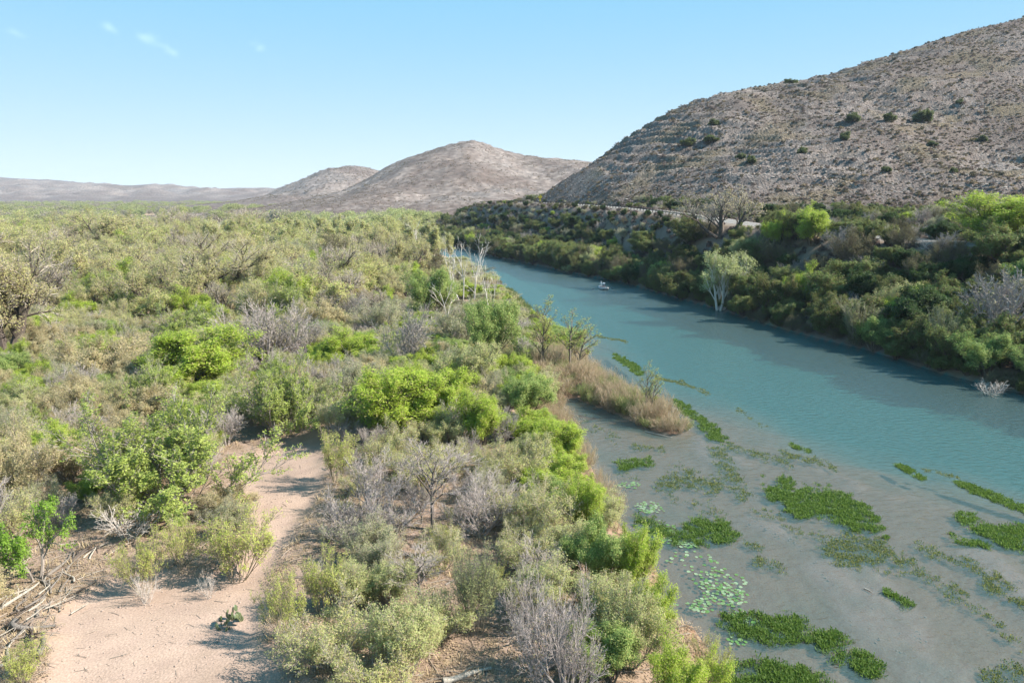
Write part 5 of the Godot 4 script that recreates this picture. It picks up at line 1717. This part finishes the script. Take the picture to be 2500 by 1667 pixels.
func driftwood() -> void:
	rng.seed = 41
	var pale := Color(0.56, 0.50, 0.42)
	var grey := Color(0.30, 0.26, 0.23)
	var dark := Color(0.15, 0.12, 0.10)
	for l in [
		[Vector3(-25.31, 1.70, -31.82), Vector3(-25.45, 1.70, -35.05), 0.13, 0.25, pale, 2, "thick bleached forked log lying below the small leaning tree"],
		[Vector3(-26.24, 1.80, -33.00), Vector3(-25.63, 1.80, -34.57), 0.08, 0.2, pale, 1, "thinner bleached log beside the thick bleached forked log"],
		[Vector3(-23.93, 1.70, -30.75), Vector3(-21.47, 1.70, -29.25), 0.20, 0.35, dark, 5, "dark twisted root log at the heart of the driftwood heap"],
		[Vector3(-23.76, 1.80, -31.12), Vector3(-21.85, 1.80, -30.36), 0.17, 0.5, grey, 3, "curved grey root arching over the dark twisted root log"],
		[Vector3(-22.29, 1.60, -28.01), Vector3(-22.76, 1.70, -30.23), 0.09, 0.3, pale, 2, "pale branch leaning on the near side of the driftwood heap"],
		[Vector3(-21.21, 1.60, -28.31), Vector3(-22.43, 1.70, -31.82), 0.13, 0.3, grey, 3, "grey log on the sand side of the driftwood heap"],
		[Vector3(-22.95, 1.70, -31.64), Vector3(-24.79, 1.70, -35.72), 0.09, 0.3, grey, 3, "narrow grey log continuing uphill from the driftwood heap"],
		[Vector3(-25.19, 1.70, -35.49), Vector3(-25.68, 1.70, -38.65), 0.10, 0.3, grey, 4, "knotted grey branch log below the silver dead brushwood"],
		[Vector3(-24.64, 1.70, -37.13), Vector3(-25.05, 1.70, -39.45), 0.14, 0.2, dark, 3, "short dark stump log beside the knotted grey branch log"],
		[Vector3(-23.94, 1.70, -32.01), Vector3(-24.06, 1.70, -34.61), 0.06, 0.3, pale, 2, "thin pale stick log in the debris line above the driftwood heap"],
		[Vector3(-22.33, 1.60, -27.58), Vector3(-21.89, 1.60, -28.46), 0.10, 0.2, pale, 1, "pale log cut by the lower left corner"],
		[Vector3(-22.98, 1.70, -58.65), Vector3(-19.37, 1.70, -61.61), 0.09, 0.3, dark, 4, "dark fallen branch at the upper edge of the sand track"],
		[Vector3(-23.82, 1.70, -41.14), Vector3(-21.01, 1.70, -43.95), 0.10, 0.3, dark, 4, "dark root log under the largest tufted bush"],
		[Vector3(-12.37, 1.70, -84.05), Vector3(-9.71, 1.70, -81.45), 0.14, 0.3, grey, 4, "grey dead wood below the silver fanned bush"],
		[Vector3(-29.72, 1.70, -73.28), Vector3(-26.87, 1.70, -71.11), 0.08, 0.2, pale, 2, "pale broken branch between the domed lime bush and the round tufted bush"],
		[Vector3(-2.98, 1.70, -27.10), Vector3(-0.87, 1.70, -27.87), 0.17, 0.15, pale, 2, "bleached fallen log at the bottom edge in the middle"],
		[Vector3(0.28, 1.70, -30.07), Vector3(1.32, 1.70, -30.75), 0.12, 0.2, dark, 3, "dark fallen log by the dense bottom grey bush"],
		[Vector3(-3.40, 1.70, -35.05), Vector3(-1.62, 1.70, -37.13), 0.07, 0.3, grey, 3, "thin grey fallen branch behind the broom-like bush"],
		[Vector3(-5.85, 1.70, -37.62), Vector3(-3.23, 1.70, -39.07), 0.08, 0.3, grey, 4, "grey fallen branch at the foot of the lone straight bare tree"],
		[Vector3(-7.95, 1.70, -35.72), Vector3(-7.01, 1.70, -38.65), 0.06, 0.3, pale, 3, "pale fallen branch inland of the slim silver tree"],
		[Vector3(12.69, 0.30, -65.86), Vector3(15.06, 0.10, -64.26), 0.06, 0.2, pale, 3, "bleached branch lying along the cove side of the reed spit"],
		[Vector3(20.23, 0.05, -37.66), Vector3(20.50, 0.05, -37.20), 0.05, 0.05, pale, 0, "short pale stick stranded on the large gravel shoal"],
	]:
		var a: Vector3 = l[0]
		var b: Vector3 = l[1]
		a.y = maxf(land_height(a.x, a.z), 0.0)
		b.y = maxf(land_height(b.x, b.z), 0.0)
		var at := a
		var s := log_shape(Vector3.ZERO, b - a, l[2], l[3], l[4], l[5])
		tag(put("driftwood_log", s.mesh(M.wood), self, at), l[6], "log")

	# the tangle of smaller branches round the heap and along the debris line
	for k in 34:
		var t := rng.randf()
		var c := Vector3(-22.54, 1.70, -29.90).lerp(Vector3(-25.20, 1.70, -38.91), t) + Vector3(rng.randf_range(-1.3, 1.3), 0, rng.randf_range(-1.6, 1.6))
		var d := Vector3(rng.randf_range(-0.6, 0.6), 0, -1).normalized().rotated(Vector3.UP, rng.randf_range(-0.7, 0.7)) * rng.randf_range(0.7, 2.0)
		c.y = land_height(c.x, c.z) + rng.randf_range(0.0, 0.35 * (1.0 - t))
		var tone := rng.randi() % 3
		var s := log_shape(Vector3.ZERO, d + Vector3(0, rng.randf_range(-0.1, 0.3), 0), rng.randf_range(0.025, 0.06), rng.randf_range(0.05, 0.25), [pale, grey, dark][tone], 2)
		tag(put("driftwood_branch", s.mesh(M.wood), self, c), ["pale bleached", "grey", "dark"][tone] + " thin branch " + ("tangled in the driftwood heap" if t < 0.45 else "in the debris line above the driftwood heap"), "branch", "loose branches round the driftwood heap")

func prickly_pears() -> void:
	rng.seed = 12
	for c in [[Vector3(-13.56, 1.40, -31.74), 0.95, "prickly pear cactus with stacked round pads alone on the lower sand"], [Vector3(-13.93, 1.40, -31.31), 0.6, "small prickly pear beside the larger cactus on the lower sand"], [Vector3(-52.77, 1.70, -99.83), 1.0, "pale prickly pear in a clearing behind the domed lime bush"]]:
		var p: Vector3 = c[0]
		var o := thing("prickly_pear", Vector3(p.x, land_height(p.x, p.z), p.z))
		tag(o, c[2], "cactus")
		var size: float = c[1]
		for k in 15:
			var s := Shape.new()
			var a := rng.randf() * TAU
			var tier := k % 3
			var r := rng.randf_range(0.15, 0.55) * size
			var at := Vector3(cos(a) * r, (0.14 + 0.26 * tier) * size, sin(a) * r)
			var t := Transform3D(Basis(Vector3.UP, rng.randf() * TAU) * Basis(Vector3.RIGHT, rng.randf_range(-0.4, 0.4)), at)
			var col := Color(0.075, 0.10, 0.05).lerp(Color(0.13, 0.15, 0.075), rng.randf())
			for j in 7:
				for i in 10:
					var u := PI * j / 6.0
					var w := TAU * i / 10.0
					s.vert(t * (Vector3(sin(u) * cos(w) * 0.135, cos(u) * 0.18, sin(u) * sin(w) * 0.03) * size), col)
			for j in 6:
				for i in 10:
					s.quad(j * 10 + i, j * 10 + (i + 1) % 10, (j + 1) * 10 + (i + 1) % 10, (j + 1) * 10 + i)
			s.smooth_normals()
			put("pad", s.mesh(M.pad), o)

# ------------------------------------------------------------------ the raft and its crew

# a figure as one surface: tapered bones joined by a smooth minimum, meshed as surface nets
func body_mesh(into: Shape, bones: Array, cell: float, blend: float, t: Transform3D) -> void:
	var lo := Vector3.ONE * 1e9
	var hi := -lo
	for b in bones:
		for e in [[b[0], b[2]], [b[1], b[3]]]:
			lo = lo.min(e[0] - Vector3.ONE * e[1])
			hi = hi.max(e[0] + Vector3.ONE * e[1])
	lo -= Vector3.ONE * cell * 2.0
	var n := Vector3i(((hi - lo) / cell).ceil()) + Vector3i(3, 3, 3)
	var f := PackedFloat32Array()
	f.resize(n.x * n.y * n.z)
	f.fill(1.0)
	var hue := PackedInt32Array()
	hue.resize(f.size())
	for z in n.z:
		for y in n.y:
			for x in n.x:
				var p := lo + Vector3(x, y, z) * cell
				var d := 1.0
				var near := 1.0
				var which := 0
				for k in bones.size():
					var b: Array = bones[k]
					var ab: Vector3 = b[1] - b[0]
					var h := clampf((p - b[0]).dot(ab) / maxf(ab.length_squared(), 1e-9), 0.0, 1.0)
					var e: float = p.distance_to(b[0] + ab * h) - lerpf(b[2], b[3], h)
					if e < near:
						near = e
						which = k
					var m := maxf(blend - absf(d - e), 0.0) / blend
					d = minf(d, e) - m * m * blend * 0.25
				var at := x + n.x * (y + n.y * z)
				f[at] = d
				hue[at] = which
	var ids := {}
	for z in n.z - 1:
		for y in n.y - 1:
			for x in n.x - 1:
				var at := x + n.x * (y + n.y * z)
				var sum := Vector3.ZERO
				var cuts := 0
				for e in [[0, 0, 0, 1, 0, 0], [0, 1, 0, 1, 1, 0], [0, 0, 1, 1, 0, 1], [0, 1, 1, 1, 1, 1], [0, 0, 0, 0, 1, 0], [1, 0, 0, 1, 1, 0], [0, 0, 1, 0, 1, 1], [1, 0, 1, 1, 1, 1], [0, 0, 0, 0, 0, 1], [1, 0, 0, 1, 0, 1], [0, 1, 0, 0, 1, 1], [1, 1, 0, 1, 1, 1]]:
					var a := f[at + e[0] + n.x * (e[1] + n.y * e[2])]
					var b := f[at + e[3] + n.x * (e[4] + n.y * e[5])]
					if (a < 0.0) != (b < 0.0):
						sum += Vector3(e[0], e[1], e[2]).lerp(Vector3(e[3], e[4], e[5]), a / (a - b))
						cuts += 1
				if cuts:
					ids[at] = into.vert(t * (lo + (Vector3(x, y, z) + sum / cuts) * cell), bones[hue[at]][4])
	for at in ids:
		var x: int = at % n.x
		var y: int = at / n.x % n.y
		var z: int = at / (n.x * n.y)
		if x == 0 or y == 0 or z == 0:
			continue
		for e in [[1, n.x, n.x * n.y], [n.x, n.x * n.y, 1], [n.x * n.y, 1, n.x]]:
			var a := f[at] < 0.0
			if a != (f[at + e[0]] < 0.0):
				var q := [ids.get(at, -1), ids.get(at - e[1], -1), ids.get(at - e[1] - e[2], -1), ids.get(at - e[2], -1)]
				if q.min() < 0:
					continue
				if a:
					into.quad(q[0], q[3], q[2], q[1])
				else:
					into.quad(q[0], q[1], q[2], q[3])

const SKIN := Color(0.40, 0.24, 0.17)

func hand_bones(at: Vector3, along_: Vector3, across: Vector3, skin: Color) -> Array:
	# palm, four curled fingers of different lengths and a thumb leaving the side of the palm
	var d := along_.normalized()
	var s := across.normalized()
	var c := d.cross(s).normalized()
	var b: Array = [[at, at + d * 0.07, 0.030, 0.034, skin], [at + d * 0.05 - s * 0.025, at + d * 0.05 + s * 0.025, 0.022, 0.022, skin]]
	for k in 4:
		var root := at + d * 0.085 + s * (k - 1.5) * 0.021
		var l: float = [0.036, 0.043, 0.040, 0.031][k]
		var mid := root + (d * 0.8 + c * 0.6) * l
		b.append([root, mid, 0.0100, 0.0092, skin])
		b.append([mid, mid + (d * -0.1 + c) * l * 0.8, 0.0092, 0.0080, skin])
	var th := at + d * 0.02 - s * 0.035
	var tm := th + (d * 0.6 - s * 0.5 + c * 0.4).normalized() * 0.038
	b.append([th, tm, 0.0115, 0.0105, skin])
	b.append([tm, tm + (d * 0.7 + c * 0.7 + s * 0.2).normalized() * 0.030, 0.0105, 0.0085, skin])
	return b

func head_bones(neck: Vector3, face: Vector3, skin: Color, hair: Color) -> Array:
	var r := face.cross(Vector3.UP).normalized()
	var h := neck + Vector3(0, 0.15, 0) + face * 0.02
	return [
		[h + Vector3(0, 0.02, 0) - face * 0.015, h + Vector3(0, -0.03, 0) + face * 0.012, 0.092, 0.074, skin],
		[h + Vector3(0, -0.085, 0) + face * 0.035, h + Vector3(0, -0.06, 0), 0.040, 0.055, skin],
		[h + face * 0.082 + Vector3(0, 0.0, 0), h + face * 0.108 + Vector3(0, -0.03, 0), 0.010, 0.014, skin],
		[h + face * 0.088 + Vector3(0, -0.062, 0) - r * 0.018, h + face * 0.088 + Vector3(0, -0.062, 0) + r * 0.018, 0.008, 0.008, Color(0.32, 0.14, 0.11)],
		[h + face * 0.078 + r * 0.032 + Vector3(0, 0.004, 0), h + face * 0.078 + r * 0.032 + Vector3(0, 0.004, 0), 0.012, 0.012, Color(0.05, 0.04, 0.04)],
		[h + face * 0.078 - r * 0.032 + Vector3(0, 0.004, 0), h + face * 0.078 - r * 0.032 + Vector3(0, 0.004, 0), 0.012, 0.012, Color(0.05, 0.04, 0.04)],
		[h + r * 0.088 + Vector3(0, 0.012, 0), h + r * 0.088 + Vector3(0, -0.02, 0), 0.014, 0.012, skin],
		[h - r * 0.088 + Vector3(0, 0.012, 0), h - r * 0.088 + Vector3(0, -0.02, 0), 0.014, 0.012, skin],
		[h + Vector3(0, 0.045, 0) - face * 0.025, h + Vector3(0, -0.03, 0) - face * 0.045, 0.088, 0.07, hair],
	]

func person(at: Transform3D, pose: Dictionary, label: String) -> void:
	var s := Shape.new()
	var shirt: Color = pose.shirt
	var trousers: Color = pose.trousers
	var bones: Array = [
		[pose.hip, pose.waist, 0.135, 0.125, trousers], [pose.waist, pose.chest, 0.128, 0.155, shirt],
		[pose.chest - pose.side * 0.10 + Vector3(0, 0.09, 0), pose.chest + pose.side * 0.10 + Vector3(0, 0.09, 0), 0.085, 0.085, shirt],
		[pose.chest + Vector3(0, 0.12, 0), pose.neck + Vector3(0, 0.06, 0), 0.065, 0.052, SKIN]]
	for k in 2:
		var sg := -1.0 if k == 0 else 1.0
		var shoulder: Vector3 = pose.chest + pose.side * 0.185 * sg + Vector3(0, 0.09, 0)
		bones.append([shoulder, pose.elbow[k], 0.062, 0.046, shirt])
		bones.append([pose.elbow[k], pose.hand[k], 0.043, 0.030, shirt if pose.sleeves else SKIN])
		var hip: Vector3 = pose.hip + pose.side * 0.095 * sg
		bones.append([hip, pose.knee[k], 0.088, 0.060, trousers])
		bones.append([pose.knee[k], pose.foot[k], 0.058, 0.040, trousers])
		bones.append([pose.foot[k] + Vector3(0, -0.03, 0), pose.foot[k] + pose.face * 0.17 + Vector3(0, -0.045, 0), 0.043, 0.034, Color(0.06, 0.05, 0.045)])
	body_mesh(s, bones, 0.026, 0.05, Transform3D())
	body_mesh(s, head_bones(pose.neck, pose.face, SKIN, pose.hair), 0.0085, 0.018, Transform3D())
	for k in 2:
		body_mesh(s, hand_bones(pose.hand[k], (pose.hand[k] - pose.elbow[k]).normalized(), pose.side * (1.0 if k == 0 else -1.0), SKIN), 0.0055, 0.008, Transform3D())
	s.smooth_normals()
	var o := thing("person", at.origin)
	o.basis = at.basis
	tag(o, label, "person")
	put("body", s.mesh(M.cloth), o)
	if pose.has("hat"):
		var h := Shape.new()
		var top: Vector3 = pose.neck + Vector3(0, 0.175, 0) + pose.face * 0.005
		var prof := [[0.175, 0.0], [0.172, 0.008], [0.112, 0.02], [0.106, 0.06], [0.075, 0.092], [0.0, 0.102]]
		for q in prof:
			for k in 16:
				h.vert(top + Vector3(cos(TAU * k / 16.0) * q[0], q[1], sin(TAU * k / 16.0) * q[0]), pose.hat)
		for j in prof.size() - 1:
			for k in 16:
				h.quad(j * 16 + k, (j + 1) * 16 + k, (j + 1) * 16 + (k + 1) % 16, j * 16 + (k + 1) % 16)
		h.smooth_normals()
		put("hat", h.mesh(M.cloth), o)

func build_raft() -> void:
	var at := Vector3(22.54, 0.00, -176.06)
	var turn := deg_to_rad(14.0)          # bow upstream, stern towards the viewer
	var raft := thing("raft", at, turn)
	tag(raft, "pale grey inflatable rowing raft with two oars carrying three people on the river", "boat")
	var hull := Shape.new()
	var grey := Color(0.29, 0.30, 0.31)
	var pts: Array = []
	var radii: Array = []
	var n := 30
	for k in n + 1:
		var a := TAU * k / n
		var x := 0.72 * signf(cos(a)) * pow(absf(cos(a)), 0.6)
		var z := 2.0 * signf(sin(a)) * pow(absf(sin(a)), 0.8)
		pts.append(Vector3(x, 0.20 + 0.32 * pow(absf(z) / 2.0, 3.0), z))
		radii.append(0.25)
	hull.pipe(pts, radii, 12, grey)
	hull.smooth_normals()
	put("hull_tube", hull.mesh(M.rubber), raft)
	var floor_ := Shape.new()
	for k in n:
		var a: int = floor_.vert(Vector3(0, 0.08, 0), Color(0.25, 0.26, 0.27))
		var b: int = floor_.vert(Vector3(pts[k].x, 0.10, pts[k].z * 0.95), Color(0.25, 0.26, 0.27))
		var c: int = floor_.vert(Vector3(pts[k + 1].x, 0.10, pts[k + 1].z * 0.95), Color(0.25, 0.26, 0.27))
		floor_.tri(a, b, c)
	put("floor", floor_.mesh(M.rubber), raft)
	var frame := Shape.new()
	var steel := Color(0.45, 0.45, 0.46)
	for z in [-0.9, -0.2, 0.55]:
		frame.pipe([Vector3(-0.85, 0.47, z), Vector3(0.85, 0.47, z)], [0.022, 0.022], 8, steel)
	for x in [-0.78, 0.78]:
		frame.pipe([Vector3(x, 0.47, -0.95), Vector3(x, 0.47, 0.6)], [0.022, 0.022], 8, steel)
		frame.pipe([Vector3(x, 0.47, -0.2), Vector3(x, 0.66, -0.2)], [0.02, 0.02], 8, steel)
	put("rowing_frame", frame.mesh(M.metal), raft)
	var seat := Shape.new()
	seat.box(Vector3(-0.45, 0.46, 0.12), Vector3(0.45, 0.56, 0.48), Transform3D(), Color(0.10, 0.10, 0.11))
	seat.box(Vector3(-0.45, 0.56, 0.42), Vector3(0.45, 0.86, 0.48), Transform3D(), Color(0.10, 0.10, 0.11))
	put("seat", seat.mesh(M.rubber), raft)
	var cooler := Shape.new()
	cooler.box(Vector3(-0.42, 0.12, 1.0), Vector3(0.2, 0.50, 1.4), Transform3D(), Color(0.75, 0.76, 0.76))
	cooler.box(Vector3(-0.44, 0.505, 0.98), Vector3(0.22, 0.57, 1.42), Transform3D(), Color(0.80, 0.80, 0.79))
	var cool := put("cool_box", cooler.mesh(M.paint), self, at)
	cool.rotation.y = turn
	tag(cool, "white cool box in the stern of the rowing raft", "cool box")
	for sgn in [-1.0, 1.0]:
		var oar := Shape.new()
		var grip := Vector3(sgn * 0.28, 0.80, -0.05)
		var lock := Vector3(sgn * 0.80, 0.68, -0.2)
		var end := Vector3(sgn * 2.35, 0.10, -0.55)
		oar.pipe([grip, lock, end], [0.02, 0.026, 0.022], 8, Color(0.06, 0.055, 0.05))
		var d := (end - lock).normalized()
		var blade := Transform3D(Basis(d, Vector3.UP.cross(d).normalized(), d.cross(Vector3.UP.cross(d)).normalized()).orthonormalized(), end)
		oar.box(Vector3(-0.02, -0.012, -0.085), Vector3(0.55, 0.012, 0.085), blade, Color(0.05, 0.045, 0.045))
		var o := put("oar", oar.mesh(M.paint), self, at)
		o.rotation.y = turn
		tag(o, "dark oar reaching over the water on the " + ("open river side of the raft" if sgn < 0.0 else "far bank side of the raft"), "oar", "oars of the raft")
	var base := Transform3D(Basis(Vector3.UP, turn), at)
	# standing in the bow, facing ahead, arms forward
	person(base.translated_local(Vector3(-0.12, 0.12, -1.25)), {"hip": Vector3(0, 0.95, 0), "waist": Vector3(0, 1.10, -0.01), "chest": Vector3(0, 1.30, -0.03), "neck": Vector3(0, 1.47, -0.04), "side": Vector3.RIGHT, "face": Vector3.FORWARD, "elbow": [Vector3(-0.27, 1.16, -0.12), Vector3(0.27, 1.16, -0.14)], "hand": [Vector3(-0.16, 1.20, -0.36), Vector3(0.14, 1.28, -0.38)], "knee": [Vector3(-0.12, 0.52, -0.05), Vector3(0.13, 0.52, -0.05)], "foot": [Vector3(-0.15, 0.09, 0.0), Vector3(0.16, 0.09, 0.02)], "shirt": Color(0.6, 0.63, 0.66), "trousers": Color(0.60, 0.62, 0.64), "hair": Color(0.10, 0.07, 0.05), "hat": Color(0.74, 0.74, 0.72), "sleeves": true}, "person standing in the bow in white shirt and pale hat")
	# half standing beside, dark haired, reaching out towards the far bank
	person(base.translated_local(Vector3(0.28, 0.12, -0.62)), {"hip": Vector3(0, 0.90, 0.05), "waist": Vector3(0.02, 1.04, 0.0), "chest": Vector3(0.05, 1.22, -0.06), "neck": Vector3(0.07, 1.38, -0.09), "side": Vector3.RIGHT, "face": Vector3(0.5, 0, -0.86).normalized(), "elbow": [Vector3(-0.20, 1.05, -0.18), Vector3(0.40, 1.16, -0.14)], "hand": [Vector3(0.02, 1.12, -0.36), Vector3(0.55, 1.32, -0.30)], "knee": [Vector3(-0.12, 0.50, -0.08), Vector3(0.14, 0.50, -0.08)], "foot": [Vector3(-0.14, 0.09, 0.03), Vector3(0.16, 0.09, 0.05)], "shirt": Color(0.55, 0.66, 0.74), "trousers": Color(0.62, 0.62, 0.60), "hair": Color(0.03, 0.025, 0.02), "sleeves": true}, "dark haired person in pale blue shirt leaning toward the far bank")
	# seated at the oars, facing the bow
	person(base.translated_local(Vector3(0.0, 0.12, 0.28)), {"hip": Vector3(0, 0.55, 0), "waist": Vector3(0, 0.68, 0.0), "chest": Vector3(0, 0.88, -0.05), "neck": Vector3(0, 1.04, -0.08), "side": Vector3.RIGHT, "face": Vector3.FORWARD, "elbow": [Vector3(-0.30, 0.74, -0.12), Vector3(0.30, 0.74, -0.12)], "hand": [Vector3(-0.30, 0.72, -0.28), Vector3(0.30, 0.72, -0.28)], "knee": [Vector3(-0.15, 0.52, -0.42), Vector3(0.15, 0.52, -0.42)], "foot": [Vector3(-0.14, 0.09, -0.50), Vector3(0.14, 0.09, -0.50)], "shirt": Color(0.10, 0.10, 0.13), "trousers": Color(0.22, 0.20, 0.18), "hair": Color(0.06, 0.045, 0.035), "hat": Color(0.45, 0.32, 0.28), "sleeves": false}, "person seated at the oars in dark shirt and brimmed hat")

func build_sign() -> void:
	var p := Vector3(13.35, 19.60, -373.54)
	var base := Vector3(13.2, 0, -342.0)
	base.y = maxf(slope_height(base.x, base.z), 19.0)
	var o := thing("road_sign", base, deg_to_rad(-8.0))
	tag(o, "yellow diamond curve warning sign with a small yellow plate below, by the road bend", "sign")
	var post := Shape.new()
	post.box(Vector3(-0.05, -0.3, -0.05), Vector3(0.05, 3.2, 0.05), Transform3D(), Color(0.25, 0.25, 0.24))
	put("post", post.mesh(M.metal), o)
	var yellow := Color(0.80, 0.56, 0.01)
	var black := Color(0.015, 0.015, 0.015)
	var turn := Transform3D(Basis(Vector3.BACK, PI / 4), Vector3(0, 2.75, 0.08))
	var plate := Shape.new()
	plate.box(Vector3(-0.75, -0.75, -0.012), Vector3(0.75, 0.75, 0.012), turn, yellow)
	put("diamond_panel", plate.mesh(M.paint), o)
	var rim := Shape.new()
	for k in 4:
		rim.box(Vector3(-0.70, 0.655, 0.0), Vector3(0.655, 0.70, 0.016), turn * Transform3D(Basis(Vector3.BACK, PI / 2 * k), Vector3.ZERO), black)
	put("border", rim.mesh(M.paint), o)
	var arrow := Shape.new()
	var pts: Array = []
	for k in 9:
		var t := k / 8.0
		pts.append(Vector3(0.16 - 0.34 * t * t, 2.30 + 0.72 * t, 0.102))
	for k in 8:
		var d: Vector3 = (pts[k + 1] - pts[k]).normalized()
		var w := Vector3(-d.y, d.x, 0) * 0.075
		var i0 := arrow.vert(pts[k] - w, black)
		arrow.vert(pts[k] + w, black)
		arrow.vert(pts[k + 1] + w, black)
		arrow.vert(pts[k + 1] - w, black)
		arrow.quad(i0, i0 + 1, i0 + 2, i0 + 3)
	var d2 := Vector3(-0.68, 0.73, 0).normalized()
	var tip := arrow.vert(pts[8] + d2 * 0.30, black)
	arrow.vert(pts[8] + Vector3(-d2.y, d2.x, 0) * 0.2, black)
	arrow.vert(pts[8] - Vector3(-d2.y, d2.x, 0) * 0.2, black)
	arrow.tri(tip, tip + 1, tip + 2)
	put("arrow", arrow.mesh(M.paint), o)
	var low := Shape.new()
	low.box(Vector3(-0.40, 0.95, 0.06), Vector3(0.40, 1.62, 0.084), Transform3D(), yellow)
	put("speed_plate", low.mesh(M.paint), o)
